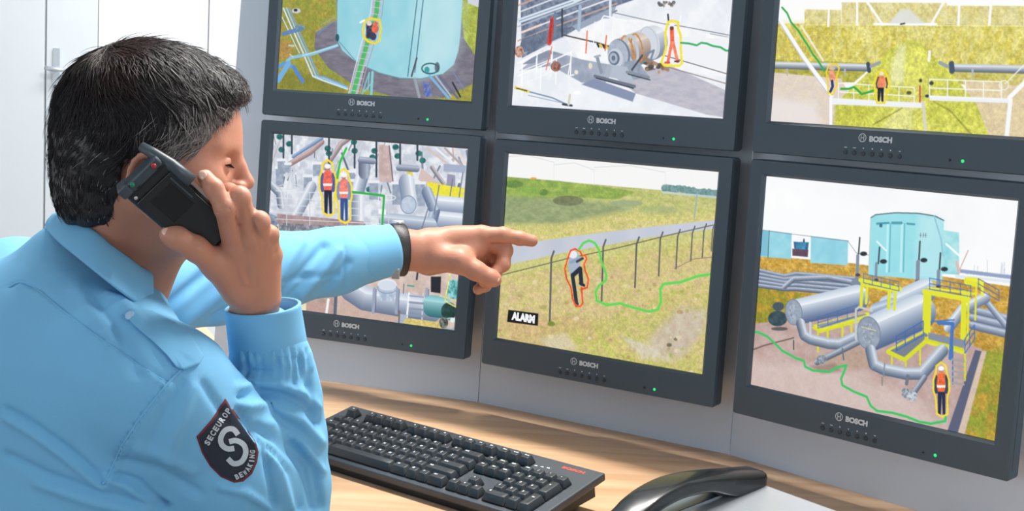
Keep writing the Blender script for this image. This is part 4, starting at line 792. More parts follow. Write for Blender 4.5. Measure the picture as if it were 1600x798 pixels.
# ------------------------------------------------------------------ sculpting with smooth unions of simple volumes
def smin(a, b, k):
    h = np.clip(.5+.5*(b-a)/k, 0, 1); return b*(1-h)+a*h-k*h*(1-h)
class Sculpt:
    def __init__(s, lo, hi, h):
        s.lo = np.array(lo, float); s.h = h; s.n = np.ceil((np.array(hi)-s.lo)/h).astype(int)+1
        s.f = np.full(s.n, .08, np.float32)
    def _sl(s, a, b):
        i = np.clip(np.floor((a-s.lo)/s.h).astype(int), 0, s.n-1); j = np.clip(np.ceil((b-s.lo)/s.h).astype(int)+1, 1, s.n)
        if np.any(j <= i): return None, None
        sl = tuple(slice(x, y) for x, y in zip(i, j))
        g = np.meshgrid(*[s.lo[d]+s.h*np.arange(i[d], j[d]) for d in range(3)], indexing='ij')
        return sl, np.stack(g, -1).astype(np.float32)
    def _ap(s, sl, d, k, op):
        if op == '+': s.f[sl] = smin(s.f[sl], d, k) if k else np.minimum(s.f[sl], d)
        else: s.f[sl] = -smin(-s.f[sl], d, k) if k else np.maximum(s.f[sl], -d)
    def cap(s, a, b, ra, rb=None, k=.01, op='+', flat=None):
        rb = ra if rb is None else rb; a = np.asarray(a, float); b = np.asarray(b, float); m = max(ra, rb)+k+2*s.h+.004
        sl, p = s._sl(np.minimum(a, b)-m, np.maximum(a, b)+m)
        if sl is None: return s
        ab = b-a; t = np.clip(((p-a) @ ab)/(ab @ ab+1e-12), 0, 1); v = p-a-t[..., None]*ab; q = 1
        if flat is not None:
            n = nrm(flat[0]); v = v+((v @ n)*(1/flat[1]-1))[..., None]*n; q = min(1, flat[1])**.5
        s._ap(sl, (np.sqrt((v*v).sum(-1))-(ra+(rb-ra)*t))*q, k, op); return s
    def chain(s, pts, rs, **kw):
        for i in range(len(pts)-1): s.cap(pts[i], pts[i+1], rs[i], rs[i+1], **kw)
        return s
    def ell(s, c, r, A=None, k=.01, op='+'):
        c = np.asarray(c, float); r = np.asarray(r, float); m = r.max()+k+2*s.h+.004
        sl, p = s._sl(c-m, c+m)
        if sl is None: return s
        q = p-c
        if A is not None: q = q @ A
        k0 = np.sqrt(((q/r)**2).sum(-1)); k1 = np.sqrt(((q/r**2)**2).sum(-1))+1e-9
        s._ap(sl, k0*(k0-1)/k1, k, op); return s
    def mesh(s):
        f = s.f; f[0] = f[-1] = .05; f[:, 0] = f[:, -1] = .05; f[:, :, 0] = f[:, :, -1] = .05
        g = f < 0; n = s.n
        c = [g[i:n[0]-1+i, j:n[1]-1+j, k:n[2]-1+k] for i in (0, 1) for j in (0, 1) for k in (0, 1)]
        an = c[0].copy(); al = c[0].copy()
        for x in c[1:]: an |= x; al &= x
        act = an & ~al; I = np.argwhere(act); idx = np.full(act.shape, -1, np.int32); idx[act] = np.arange(len(I))
        acc = np.zeros((len(I), 3)); cnt = np.zeros(len(I))
        co = [np.array([i, j, k]) for i in (0, 1) for j in (0, 1) for k in (0, 1)]
        for a in range(8):
            for b in range(a+1, 8):
                if abs(co[a]-co[b]).sum() != 1: continue
                pa = I+co[a]; pb = I+co[b]; fa = f[tuple(pa.T)]; fb = f[tuple(pb.T)]; m = (fa < 0) != (fb < 0)
                t = np.where(m, fa/(fa-fb+1e-20), 0)[:, None]; acc += np.where(m[:, None], co[a]+(co[b]-co[a])*t, 0); cnt += m
        V = (I+acc/cnt[:, None])*s.h+s.lo
        Q = []
        for ax in range(3):
            sa = [slice(None)]*3; sb = [slice(None)]*3; sa[ax] = slice(0, -1); sb[ax] = slice(1, None)
            ga = g[tuple(sa)]; gb = g[tuple(sb)]; E = np.argwhere(ga != gb)
            u_, v_ = [(1, 2), (2, 0), (0, 1)][ax]; E = E[(E[:, u_] > 0) & (E[:, v_] > 0) & (E[:, u_] < n[u_]-1) & (E[:, v_] < n[v_]-1)]
            du = np.eye(3, dtype=int)[u_]; dv = np.eye(3, dtype=int)[v_]
            q = np.stack([idx[tuple((E-o).T)] for o in (du+dv, dv, 0*du, du)], 1)
            fl = ga[tuple(E.T)]; q[~fl] = q[~fl][:, ::-1]; Q.append(q)
        Q = np.concatenate(Q); return V, Q[(Q >= 0).all(1)]
def vnormals(V, Q):
    n = np.cross(V[Q[:, 2]]-V[Q[:, 0]], V[Q[:, 3]]-V[Q[:, 1]]); N = np.zeros_like(V)
    for k in range(4):
        for d in range(3): N[:, d] += np.bincount(Q[:, k], n[:, d], len(V))
    return N/(np.linalg.norm(N, axis=1, keepdims=True)+1e-12)
def relax(V, Q, it=1, w=.5):
    for _ in range(it):
        A = np.zeros_like(V); c = np.zeros(len(V))
        for a, b in ((0, 1), (1, 2), (2, 3), (3, 0)):
            for d in range(3): A[:, d] += np.bincount(Q[:, a], V[Q[:, b], d], len(V))+np.bincount(Q[:, b], V[Q[:, a], d], len(V))
            c += np.bincount(Q[:, a], minlength=len(V))+np.bincount(Q[:, b], minlength=len(V))
        V = V*(1-w)+w*A/c[:, None]
    return V
def vnoise(Pt, sc, seed=0):
    """smooth value noise at points"""
    r = np.random.default_rng(seed); T = r.random((32, 32, 32)).astype(np.float32); q = np.asarray(Pt)/sc+100; i = np.floor(q).astype(int); f = q-i; f = f*f*(3-2*f); o = 0
    for a in (0, 1):
        for b in (0, 1):
            for c in (0, 1):
                wgt = (f[:, 0] if a else 1-f[:, 0])*(f[:, 1] if b else 1-f[:, 1])*(f[:, 2] if c else 1-f[:, 2])
                o = o+wgt*T[(i[:, 0]+a) % 32, (i[:, 1]+b) % 32, (i[:, 2]+c) % 32]
    return o*2-1
def segd(X, pts):
    """distance of 2-D points X to a polyline, and the side"""
    d = np.full(len(X), 1e9); sg = np.zeros(len(X)); pts = np.asarray(pts, float)
    for a, b in zip(pts[:-1], pts[1:]):
        ab = b-a; t = np.clip(((X-a) @ ab)/(ab @ ab+1e-9), 0, 1); v = X-a-t[:, None]*ab; e = (v*v).sum(1); m = e < d
        sg = np.where(m, (v @ np.array([-ab[1], ab[0]]))/math.sqrt(ab @ ab+1e-9), sg); d = np.minimum(d, e)
    return np.sqrt(d), sg
# ------------------------------------------------------------------ the man on the phone
M_SKIN = mat('skin', 'be856d', .46, bump=.12, bscale=260, var=.07, vscale=30, spec=.35, sss=.12)
M_SHIRT = mat('shirt_cotton', '78b7de', .75, bump=.10, bscale=900, var=.03, vscale=4, spec=.2)
HY = 1.44
man = thing('person', 'dark-haired man in a light blue uniform shirt, phoning and pointing at the monitors', 'person', (0, 0, 0))
# --- head frame: x forward, y to his left, z up
HC = P(231, 232, HY)
HA = Rz(math.radians(8)) @ Ry(math.radians(4))           # turned slightly away from the camera and tipped forward
def hd(x, y, z): return HC+HA @ (np.array([x, y, z])*.001)
S = Sculpt(HC-[.17, .15, .26], HC+[.17, .17, .15], .0022)
def he(x, y, z, a, b, c_, k=.012, op='+', rot=None): S.ell(hd(x, y, z), np.array([a, b, c_])*.001, HA if rot is None else HA @ rot, k=k, op=op)
def hc(a, b, ra, rb=None, k=.008, op='+', flat=None): S.cap(hd(*a), hd(*b), ra*.001, None if rb is None else rb*.001, k=k, op=op, flat=None if flat is None else (HA @ np.array(flat[0]), flat[1]))
he(-6, 0, 26, 92, 75, 78, k=.02); he(28, 0, 18, 66, 66, 66, k=.03); he(36, 0, -34, 50, 55, 62, k=.03)
he(40, 0, -74, 44, 47, 34, k=.025); he(76, 0, -92, 17, 20, 15, k=.02); hc((10, -48, -52), (60, -30, -88), 16, 13, k=.02); hc((10, 48, -52), (60, 30, -88), 16, 13, k=.02)
for s_ in (-1, 1):
    hc((82, s_*9, 13), (74, s_*40, 14), 11, 9, k=.012)           # brow
    he(60, s_*43, -22, 24, 20, 18, k=.02)                       # cheekbone
    he(92, s_*31, -5, 13, 16, 11, k=.008, op='-')              # socket
    he(76, s_*30, -6, 13, 13.5, 12, k=.003)                  # eye under its lids
    hc((83, s_*19, -3.5), (87.6, s_*29, -1.0), 2.2, k=.004); hc((87.6, s_*29, -1.0), (81, s_*41, -4), 2.2, k=.004)      # lids
    hc((83, s_*19, -8.5), (86.8, s_*29, -12), 2.0, k=.004); hc((86.8, s_*29, -12), (81, s_*41, -9), 2.0, k=.004)
    he(98, s_*10, -29, 10, 7.5, 7, k=.005); he(101, s_*8, -36, 4, 3, 3, k=.002, op='-')
    # ear: flat shell, hollow and rim
    e = Rz(s_*.35)
    he(9, s_*77, -34, 17, 5, 30, k=.006, rot=Ry(-.25) @ e)
    he(12, s_*84, -34, 11, 6, 20, k=.004, op='-', rot=Ry(-.25))
    rim = [(11+17*math.cos(a), s_*(80+3*math.sin(a)), -28+28*math.sin(a)) for a in np.linspace(-.9, 4.2, 15)]
    for a_, b_ in zip(rim[:-1], rim[1:]): hc(a_, b_, 3.2, k=.003)
    he(21, s_*79, -58, 8, 4.5, 9, k=.005)                       # lobe
    he(23, s_*78, -38, 5, 5, 6, k=.004)                          # tragus
hc((86, 0, 8), (97, 0, -8), 7, 7.5, k=.010); hc((97, 0, -8), (107, 0, -24), 7, 8.5, k=.006)
hc((92, -20, -52), (99, 0, -50), 4.5, 5.5, k=.006); hc((92, 20, -52), (99, 0, -50), 4.5, 5.5, k=.006); hc((91, -18, -61), (96, 0, -62), 5, 6.5, k=.006); hc((91, 18, -61), (96, 0, -62), 5, 6.5, k=.006)
hc((97, -24, -56.5), (101, 24, -56.5), 1.5, k=.002, op='-')
NB = P(150, 455, 1.47)
S.cap(hd(-16, 0, -45), NB+[.012, 0, 0], .056, .054, k=.02); S.cap(hd(20, 0, -90), NB+[.03, .01, .0], .034, .045, k=.02)
Vh, Qh = S.mesh(); Vh = relax(Vh, Qh, 1, .4)

# --- body frame and joints
BY = math.radians(45); fB = np.array([math.cos(BY), math.sin(BY), 0]); lB = np.array([-fB[1], fB[0], 0]); BA = np.stack([fB, lB, [0, 0, 1]], 1)
RS = P(262, 618, 1.34); LS = RS+lB*.355+np.array([0, 0, .05]); MS = (RS+LS)/2
EL = P(450, 858, 1.45); WR = P(398, 482, 1.42); LW = P(625, 391, 1.93)
LA = [LS, P(150, 462, 1.66), P(240, 452, 1.72), P(340, 440, 1.78), P(430, 424, 1.83), P(520, 408, 1.88), P(618, 391, 1.93)]
# --- skin of trunk and arms under the shirt (hidden, but one body)
B = Sculpt(MS-[.42, .42, .55], MS+[.75, .62, .25], .007)
B.ell(MS-[0, 0, .12], (.10, .155, .17), BA, k=.04); B.ell(MS-[0, 0, .36]-fB*.03, (.10, .14, .22), BA, k=.05)
B.cap(NB, RS, .045, .045, k=.04); B.cap(NB, LS, .045, .045, k=.04); B.cap(RS, EL+[0, 0, .01], .040, .028, k=.02); B.cap(EL+[0, 0, .01], WR, .028, .023, k=.015); B.cap(NB+[0, 0, .05], MS, .055, .07, k=.03)
B.chain(LA, [.045, .04, .038, .036, .034, .031, .027], k=.02)
Vb, Qb = B.mesh()

# --- right hand round the phone
GRV = (((363, 330, 1.330), (371, 352, 1.340), (380, 388, 1.350)), ((388, 330, 1.336), (397, 356, 1.344), (404, 388, 1.356)))
def PM(px, py, y, dy=0): return P(px, py, y+dy)
Hn = Sculpt(P(330, 380, 1.37)-[.085, .085, .105], P(330, 380, 1.37)+[.10, .095, .115], .0014)
wr = P(398, 500, 1.425); wr2 = P(397, 468, 1.415)
Hn.chain([P(402, 540, 1.43), wr, wr2], [.026, .0255, .026], k=.01, flat=((0, 1, 0), .78))
mcp = [P(366, 384, 1.362), P(392, 374, 1.362), P(411, 382, 1.375), P(424, 398, 1.392)]
for m_, r_, wv in zip(mcp, (.0125, .0125, .0118, .0108), (-8, -3, 3, 9)):
    Hn.cap(P(397+wv*1.6, 462, 1.405), m_, .0165, r_, k=.012)
Hn.ell(P(385, 425, 1.395), (.026, .014, .034), k=.015)
fing = [([mcp[0], P(352, 326, 1.330), P(334, 294, 1.330), P(321, 277, 1.337)], [.0118, .0104, .0092, .0080]),
        ([mcp[1], P(374, 308, 1.340), P(358, 301, 1.362), P(349, 306, 1.380)], [.0118, .0106, .0092, .0082]),
        ([mcp[2], P(405, 346, 1.352), P(386, 335, 1.378), P(372, 336, 1.392)], [.0112, .0102, .0088, .0078]),
        ([mcp[3], P(421, 366, 1.372), P(407, 354, 1.398), P(394, 354, 1.408)], [.0100, .0090, .0080, .0070])]
for pts, rr_ in fing:
    Hn.chain(pts, rr_, k=.003)
    for j in (1, 2): Hn.ell(pts[j], (rr_[j]*.99,)*3, k=.004)
th = [P(372, 452, 1.388), P(338, 412, 1.365), P(305, 388, 1.342), P(277, 372, 1.335), P(263, 366, 1.336)]
Hn.chain(th, [.018, .0150, .0120, .0108, .0090], k=.008)
Hn.cap(P(350, 415, 1.37), P(368, 394, 1.37), .011, .011, k=.014)         # web of the thumb
for g_ in GRV:
    g_ = [P(*q) for q in g_]; Hn.chain(g_, [.0016, .0018, .0008], k=.0025, op='-')
for i, m_ in enumerate(mcp): Hn.ell(m_-[0, .002, 0], (.0100, .009, .0100), k=.006)
for a_, b_ in ((mcp[1], P(396, 440, 1.385)), (mcp[2], P(406, 442, 1.39)), (mcp[0], P(386, 440, 1.38))): Hn.cap(a_-[0, .0085, 0], b_-[0, .010, 0], .0026, .0022, k=.004)
for pts, rr_ in fing[:1]:                                              # creases over the knuckle
    for q_ in (-.0025, .0012, .0045):
        c0_ = pts[1]+nrm(pts[0]-pts[1])*q_-np.array([0, .0098, 0]); Hn.cap(c0_-[.006, 0, .002], c0_+[.006, 0, .002], .0007, k=.0012, op='-')
NAILS = []
def nail(Sc, tip, prev, nr, r):
    t = nrm(tip-prev); n = nrm(np.asarray(nr)-t*(t @ nr)); c = tip+n*(r*.80)-t*.001
    A = np.stack([t, np.cross(n, t), n], 1); Sc.ell(c, (.0062, .0050, .0016), A, k=.0006); NAILS.append((tip+n*(r*.93)-t*.0005, A))
nail(Hn, fing[0][0][3], fing[0][0][2], [0, -1, .15], .0080); nail(Hn, th[4], th[3], [-.2, -1, .5], .0090)
Vr, Qr = Hn.mesh(); Vr = relax(Vr, Qr, 1, .35)

# --- left hand pointing
L = Sculpt(P(725, 400, 1.96)-[.155, .075, .085], P(725, 400, 1.96)+[.125, .085, .075], .0015)
Y0 = 1.945
L.chain([P(585, 392, 1.915), P(630, 390, 1.93), P(665, 393, 1.94)], [.030, .0285, .030], k=.01, flat=((0, 1, 0), .80))
lm = [P(750, 368, 1.975), P(760, 378, 1.955), P(757, 396, 1.938), P(745, 412, 1.925)]
lm = [P(752, 367, 1.955), P(764, 378, 1.972), P(762, 392, 1.985), P(752, 406, 1.992)]
for m_, sp, r_ in zip(lm, (-12, -4, 6, 16), (.0150, .0145, .0135, .0125)): L.cap(P(672, 391+sp, 1.95), m_, .0200, r_, k=.014)
L.ell(P(715, 384, 1.955), (.036, .016, .024), k=.015)
lf = [([lm[0], P(786, 367, 1.955), P(812, 372, 1.96), P(831, 376, 1.965)], [.0132, .0112, .0100, .0090]),
      ([lm[1], P(789, 391, 1.962), P(786, 413, 1.952), P(775, 424, 1.945)], [.0130, .0112, .0100, .0086]),
      ([lm[2], P(784, 408, 1.980), P(772, 430, 1.968), P(756, 440, 1.955)], [.0122, .0104, .0094, .0082]),
      ([lm[3], P(768, 428, 1.992), P(758, 446, 1.98), P(747, 452, 1.965)], [.0112, .0096, .0088, .0080])]
for pts, rr_ in lf:
    L.chain(pts, rr_, k=.004)
    for j in (1, 2): L.ell(pts[j], (rr_[j]*1.05,)*3, k=.003)
lt = [P(684, 402, 1.935), P(718, 408, 1.925), P(744, 423, 1.922), P(766, 434, 1.925), P(773, 437, 1.926)]
L.chain(lt, [.0215, .0175, .0135, .0118, .0100], k=.008)
L.cap(P(724, 400, 1.935), P(748, 388, 1.955), .0105, .010, k=.014)
nail(L, lt[4], lt[3], [.25, -1, .25], .0104); nail(L, lf[2][0][3], lf[2][0][2], [.1, -.9, -.3], .0082)
for a_, b_ in ((P(728, 372, 1.93), P(738, 392, 1.93)), (P(700, 425, 1.915), P(712, 412, 1.905))): L.cap(a_, b_, .0010, k=.002, op='-')
Vl, Ql = L.mesh(); Vl = relax(Vl, Ql, 1, .35)
off = 0; VV = []; QQ = []
for v_, q_ in ((Vh, Qh), (Vb, Qb), (Vr, Qr), (Vl, Ql)): VV.append(v_); QQ.append(q_+off); off += len(v_)
objnp('body', np.concatenate(VV), np.concatenate(QQ), M_SKIN, man)

for c_, A_ in NAILS:
    bm = bmesh.new(); bmesh.ops.create_uvsphere(bm, u_segments=14, v_segments=10, radius=1); M_ = frame(c_, A_[:, 0]*.0058, A_[:, 1]*.0046, A_[:, 2]*.0016); bm.transform(M_)
    bmobj('fingernail', bm, mat('fingernail', 'e2b5a2', .25, spec=.6), man, True)
# --- shirt
T = Sculpt(MS-[.38, .40, .50], MS+[.60, .56, .30], .0036)
T.ell(MS-[0, 0, .11]-fB*.01, (.128, .19, .19), BA, k=.05); T.ell(MS-[0, 0, .36]-fB*.03, (.125, .172, .26), BA, k=.06)
T.ell(MS-fB*.055-[0, 0, .015], (.075, .165, .10), BA, k=.05)                # shoulder blades
T.cap(NB-[.012, 0, .012], RS+[-.02, 0, .012], .060, .054, k=.05); T.cap(NB-[.012, 0, .012], LS+[.01, -.01, .0], .060, .058, k=.05)
T.cap(NB-[.014, .004, .02], MS-[.0, 0, .03], .066, .09, k=.04)
T.cap(P(104, 398, 1.455), P(112, 396, 1.53), .032, .032, k=.03)
T.ell(RS, (.064, .062, .066), k=.03); T.ell(LS, (.066, .064, .068), k=.03)
T.chain([RS, RS+(EL-RS)*.45+[.003, -.004, .002], EL], [.061, .062, .048], k=.03)
FA = [EL, P(447, 760, 1.445), P(440, 680, 1.44), P(433, 620, 1.435), P(427, 580, 1.43), P(422, 556, 1.428), P(417, 528, 1.426)]
T.ell(P(350, 662, 1.365), (.040, .036, .044), k=.03)
T.chain(FA, [.047, .047, .0475, .0465, .0430, .0400, .0360], k=.012, flat=((0, 1, 0), .85))
T.chain(LA[:-1]+[P(590, 394, 1.917)], [.060, .060, .058, .055, .0525, .046, .038], k=.015)
Vs, Qs = T.mesh(); Ns = vnormals(Vs, Qs)
# folds: real relief, located by where they lie on him
px = pr(Vs); dep = Vs[:, 1]; vis = np.clip(-(Ns @ np.array([-.2, -1, .15]))*-1, 0, 1)
vis = np.clip((Ns*(np.array([0, 0, CZ])-Vs)/np.linalg.norm(np.array([0, 0, CZ])-Vs, axis=1, keepdims=True)).sum(1)*2, 0, 1)
disp = .0011*vnoise(Vs, .045, 3)+.0006*vnoise(Vs, .02, 5)
def fold(pts, w_, amp, lo=0, hi=9, asym=0):
    global disp
    d, sg = segd(px, pts); p0 = np.array(pts, float); m = (dep > lo) & (dep < hi)
    g = np.exp(-(d/w_)**2); 
    if asym: g = g-.7*np.exp(-((d-w_*1.6*np.sign(asym)*np.sign(sg))/w_)**2)*(np.sign(sg) == np.sign(asym))
    disp = disp+np.where(m, 1.45*amp*g*vis, 0)
NEAR, FAR = (1.0, 1.62), (1.62, 2.2)
seam = lambda pts, **k: fold(pts, 2.2, -.0022, *NEAR)
# near side: yoke seam, armhole seam, folds of back and arm
seam([(14, 448), (30, 440), (60, 452), (110, 492), (170, 535), (225, 572), (262, 596)]); fold([(30, 446), (60, 458), (110, 498), (170, 541), (225, 578), (262, 601)], 3.5, .0016, *NEAR)
seam([(262, 596), (278, 575), (296, 555)]); seam([(262, 596), (225, 640), (192, 690), (168, 742), (160, 752)]); fold([(266, 602), (230, 646), (197, 695), (174, 745)], 4, .0026, *NEAR)
fold([(10, 640), (60, 668), (110, 705), (160, 750)], 5, -.0042, *NEAR); fold([(10, 652), (60, 680), (110, 718), (160, 762)], 7, .004, *NEAR)
fold([(10, 712), (80, 745), (170, 775), (260, 792)], 6, -.004, *NEAR); fold([(60, 756), (150, 786), (220, 800)], 8, .0035, *NEAR)
fold([(165, 748), (200, 760), (235, 790)], 6, .005, *NEAR); fold([(180, 742), (215, 752), (260, 790)], 5, -.004, *NEAR)
fold([(150, 470), (175, 500), (200, 545), (215, 580)], 10, -.004, *NEAR); fold([(120, 455), (150, 492), (172, 530)], 12, .003, *NEAR); fold([(165, 462), (190, 470), (215, 500)], 8, .004, *NEAR)
fold([(285, 598), (262, 640), (232, 700)], 9, -.003, *NEAR); fold([(300, 605), (285, 650), (262, 715)], 9, .003, *NEAR); fold([(318, 600), (345, 640), (352, 650)], 7, -.003, *NEAR)
fold([(190, 720), (250, 735), (310, 770)], 8, -.003, *NEAR); fold([(215, 700), (260, 712), (300, 735)], 9, .0028, *NEAR)
fold([(345, 760), (385, 770), (420, 792)], 6, .004, *NEAR); fold([(372, 640), (392, 668), (418, 720), (430, 790)], 5, -.005, *NEAR)
# forearm: gathers below the cuff and the deep folds over the elbow
for i, x in enumerate(range(372, 486, 12)):
    fold([(x, 548), (x+3+(x-430)*.02, 568+(i*37) % 17), (x+(x-428)*.08, 585+(i*23) % 21)], 3.6, -.0028 if i % 2 else -.0018, *NEAR); fold([(x+6, 550), (x+8, 566+(i*13) % 12)], 3.2, .0018, *NEAR)
fold([(378, 618), (400, 612), (440, 616), (475, 632), (497, 660)], 6, -.006, *NEAR); fold([(376, 606), (400, 598), (440, 602), (478, 616), (496, 636)], 7, .004, *NEAR)
fold([(372, 592), (395, 578), (420, 580)], 5, -.003, *NEAR); fold([(384, 636), (420, 632), (470, 655), (500, 690)], 8, .005, *NEAR)
fold([(402, 668), (440, 690), (478, 735), (492, 792)], 7, -.006, *NEAR); fold([(395, 690), (432, 722), (452, 792)], 7, .004, *NEAR); fold([(425, 660), (470, 690), (500, 735)], 7, .004, *NEAR)
fold([(420, 700), (455, 740), (470, 795)], 5, -.004, *NEAR); fold([(455, 690), (490, 730), (503, 790)], 4.5, -.0045, *NEAR); fold([(468, 560), (480, 600), (490, 640)], 5, -.0035, *NEAR)
# far sleeve: long diagonal folds
for a_, b_, w_, am in (((430, 470), (505, 385), 7, -.0045), ((400, 482), (470, 380), 8, .004), ((470, 462), (530, 392), 6, .0035), ((450, 468), (480, 432), 6, -.0035), ((500, 458), (545, 410), 6, -.003), ((536, 456), (533, 358), 1.8, -.0018), ((440, 440), (530, 430), 4, -.002), ((260, 480), (330, 420), 8, -.006), ((290, 500), (380, 430), 9, .005), ((250, 420), (300, 390), 7, -.004), ((330, 500), (390, 462), 6, -.004)):
    m_ = ((a_[0]+b_[0])/2+6, (a_[1]+b_[1])/2-4); fold([a_, m_, b_], w_, am, *FAR)
Vs = Vs+Ns*disp[:, None]; Vs = relax(Vs, Qs, 1, .3)
shirt = objnp('shirt', Vs, Qs, M_SHIRT, man)
from mathutils.bvhtree import BVHTree
BV = BVHTree.FromPolygons([tuple(v) for v in Vs], [tuple(map(int, q)) for q in Qs])
CAMP = Vector((0, 0, CZ))
def on_shirt(x, y, off=0, lo=0., dmax=9.):
    r = R @ np.array([(x-800)/F, 1, -(y-399)/F]); d = Vector(r).normalized(); o = CAMP
    h = BV.ray_cast(o, d)
    if h[0] is None or h[0][1] > dmax:
        if dmax > 5: return None
        s_ = (dmax-.03)/d[1]; return np.array(o+d*s_)
    return np.array(h[0]-d*off)

def seam_tube(pts, r=.0011, off=-.0002):
    pts = smooth_path2(pts); q = [on_shirt(x, y, off) for x, y in pts]; q = [v for v in q if v is not None]; bm = bmesh.new(); add_tube(bm, q, r, 6); bmobj('seam', bm, M_SHIRT, shirt, True)
def smooth_path2(pts, m=6):
    Pts = np.array(pts, float); o = []
    for i in range(len(Pts)-1):
        p0, p1, p2, p3 = Pts[max(i-1, 0)], Pts[i], Pts[i+1], Pts[min(i+2, len(Pts)-1)]
        for k in range(m):
            t = k/m; o.append(.5*((2*p1)+(-p0+p2)*t+(2*p0-5*p1+4*p2-p3)*t*t+(-p0+3*p1-3*p2+p3)*t**3))
    o.append(Pts[-1]); return o
seam_tube([(14, 449), (34, 441), (62, 455), (110, 495), (170, 538), (225, 575), (262, 598)])
seam_tube([(284, 577), (262, 600), (225, 646), (192, 696), (168, 746), (160, 756)], .0015)
# --- cuffs: open double-walled sleeves at the wrists
def loft(name, rings, m, parent, closed=True, cap=False, flipf=False):
    n = len(rings[0]); V = [p for r in rings for p in r]; Fc = []
    for i in range(len(rings)-1):
        for k in range(n if closed else n-1): Fc.append((i*n+k, i*n+(k+1) % n, (i+1)*n+(k+1) % n, (i+1)*n+k))
    o = obj(name, V, Fc, m, parent, True); bm = bmesh.new(); bm.from_mesh(o.data); bmesh.ops.recalc_face_normals(bm, faces=bm.faces); bm.to_mesh(o.data); bm.free(); return o
def ringat(c, t, ru, rv, up, n=40, wob=0, ph=0):
    t = nrm(t); u_ = nrm(np.cross(t, up)); v_ = np.cross(u_, t)
    return [c+u_*ru*math.cos(a)*(1+wob*math.sin(3*a+ph))+v_*rv*math.sin(a)*(1+wob*math.sin(3*a+ph)) for a in np.linspace(0, 2*math.pi, n, endpoint=False)]
def cuff(a, b, ra, rb, fl, up, th=.003, name='cuff', wob=.02):
    t = b-a; rg = []
    for f_, r_ in ((-.02, ra*.99-.004), (0, ra+.0012), (.06, ra+.0022), (.5, (ra+rb)/2+.002), (.93, rb+.0018), (.985, rb+.0022), (1.0, rb+.0010), (1.0, rb-.0012), (.96, rb-.002), (.5, (ra+rb)/2-.001), (.2, ra-.001)):
        rg.append(ringat(a+t*f_, t, r_, r_*fl, up, wob=wob, ph=f_))
    o = loft(name, rg, M_SHIRT, man); return o
cuff(P(421, 560, 1.428), P(411, 478, 1.420), .0405, .0390, .80, (0, 1, 0))
cuff(P(528, 405, 1.885), P(613, 391, 1.928), .0445, .0360, .95, (0, 1, 0))
# --- collar: stand and fall round the neck
st = [((236, 424, 1.425), (236, 488, 1.400)), ((222, 418, 1.408), (224, 480, 1.375)), ((200, 402, 1.392), (196, 462, 1.352)), ((172, 382, 1.384), (160, 434, 1.342)), ((143, 358, 1.390), (122, 403, 1.352)), ((112, 342, 1.412), (92, 378, 1.388)), ((92, 335, 1.445), (74, 358, 1.440)),
      ((90, 332, 1.485), (74, 352, 1.495)), ((104, 336, 1.520), (92, 362, 1.535)), ((140, 352, 1.545), (140, 392, 1.560)), ((180, 378, 1.550), (180, 424, 1.565)), ((215, 402, 1.530), (222, 452, 1.545)), ((235, 415, 1.490), (250, 470, 1.510))]
def smooth_path(Pts, m=4):
    Pts = np.array(Pts); out = []
    for i in range(len(Pts)-1):
        p0, p1, p2, p3 = Pts[max(i-1, 0)], Pts[i], Pts[i+1], Pts[min(i+2, len(Pts)-1)]
        for k in range(m):
            t = k/m; out.append(.5*((2*p1)+(-p0+p2)*t+(2*p0-5*p1+4*p2-p3)*t*t+(-p0+3*p1-3*p2+p3)*t**3))
    out.append(Pts[-1]); return np.array(out)
tp = smooth_path([P(*a) for a, b in st]); bt = smooth_path([P(*b) for a, b in st])
cen = P(165, 400, 1.47)
rows = []
for f_, o_ in ((.75, -.008), (.35, -.0075), (.05, -.005), (-.03, -.001), (0, .0022), (.12, .0042), (.5, .0045), (.9, .0025), (1.0, .001), (1.0, -.0018), (.85, -.001)):
    row_ = []
    for a, b in zip(tp, bt):
        o3 = nrm((a-cen)*[1, 1, 0]); row_.append(a+(b-a)*f_+o3*o_)
    rows.append(row_)
loft('collar', rows, M_SHIRT, man, closed=False)
# --- epaulette: a strap lying on the shoulder seam, with its button
DM = [9.]
def decal(name, outline, off, th, m, parent, n=26, dome=0):
    """solid patch with the given outline (list of points around), draped on the shirt"""
    o = np.array(outline, float); c = o.mean(0); K = len(o); rings = [1, .985, .9, .75, .55, .35, .15]; V = []; Fc = []
    base = []
    for q in o:
        p = on_shirt(*q, 0, 0, DM[0]); base.append(p if p is not None else None)
    for j, s_ in enumerate([1.0]+rings):
        for q in o:
            w_ = c+(q-c)*s_; p = on_shirt(*w_, off if j == 0 else off+th*(.7 if j == 1 else 1), 0, DM[0])
            if p is None: p = V[-1] if V else P(*w_, 1.35)
            V.append(p)
    N_ = len(rings)+1; pc = on_shirt(*c, off+th); V.append(pc)
    for j in range(N_-1):
        for k in range(K): Fc.append((j*K+k, j*K+(k+1) % K, (j+1)*K+(k+1) % K, (j+1)*K+k))
    for k in range(K): Fc.append(((N_-1)*K+k, (N_-1)*K+(k+1) % K, N_*K))
    ob = obj(name, V, Fc, m, parent, True); bm = bmesh.new(); bm.from_mesh(ob.data); bmesh.ops.recalc_face_normals(bm, faces=bm.faces); bm.to_mesh(ob.data); bm.free(); return ob
def dens(pts, m=6):
    pts = [np.array(p, float) for p in pts]; out = []
    for a, b in zip(pts, pts[1:]+pts[:1]):
        for k in range(m): out.append(a+(b-a)*k/m)
    return out
ep = decal('epaulette', dens([(192, 490), (204, 482), (236, 484), (268, 498), (298, 522), (319, 556), (312, 568), (288, 578), (276, 574), (262, 556), (240, 534), (214, 512)], 5), -.001, .0062, M_SHIRT, man)
bp_ = on_shirt(203, 493, .0045)
bm = bmesh.new(); add_lathe(bm, [(.0048, -.002), (.0050, .0006), (.0042, .0016), (.001, .0012)], 18)
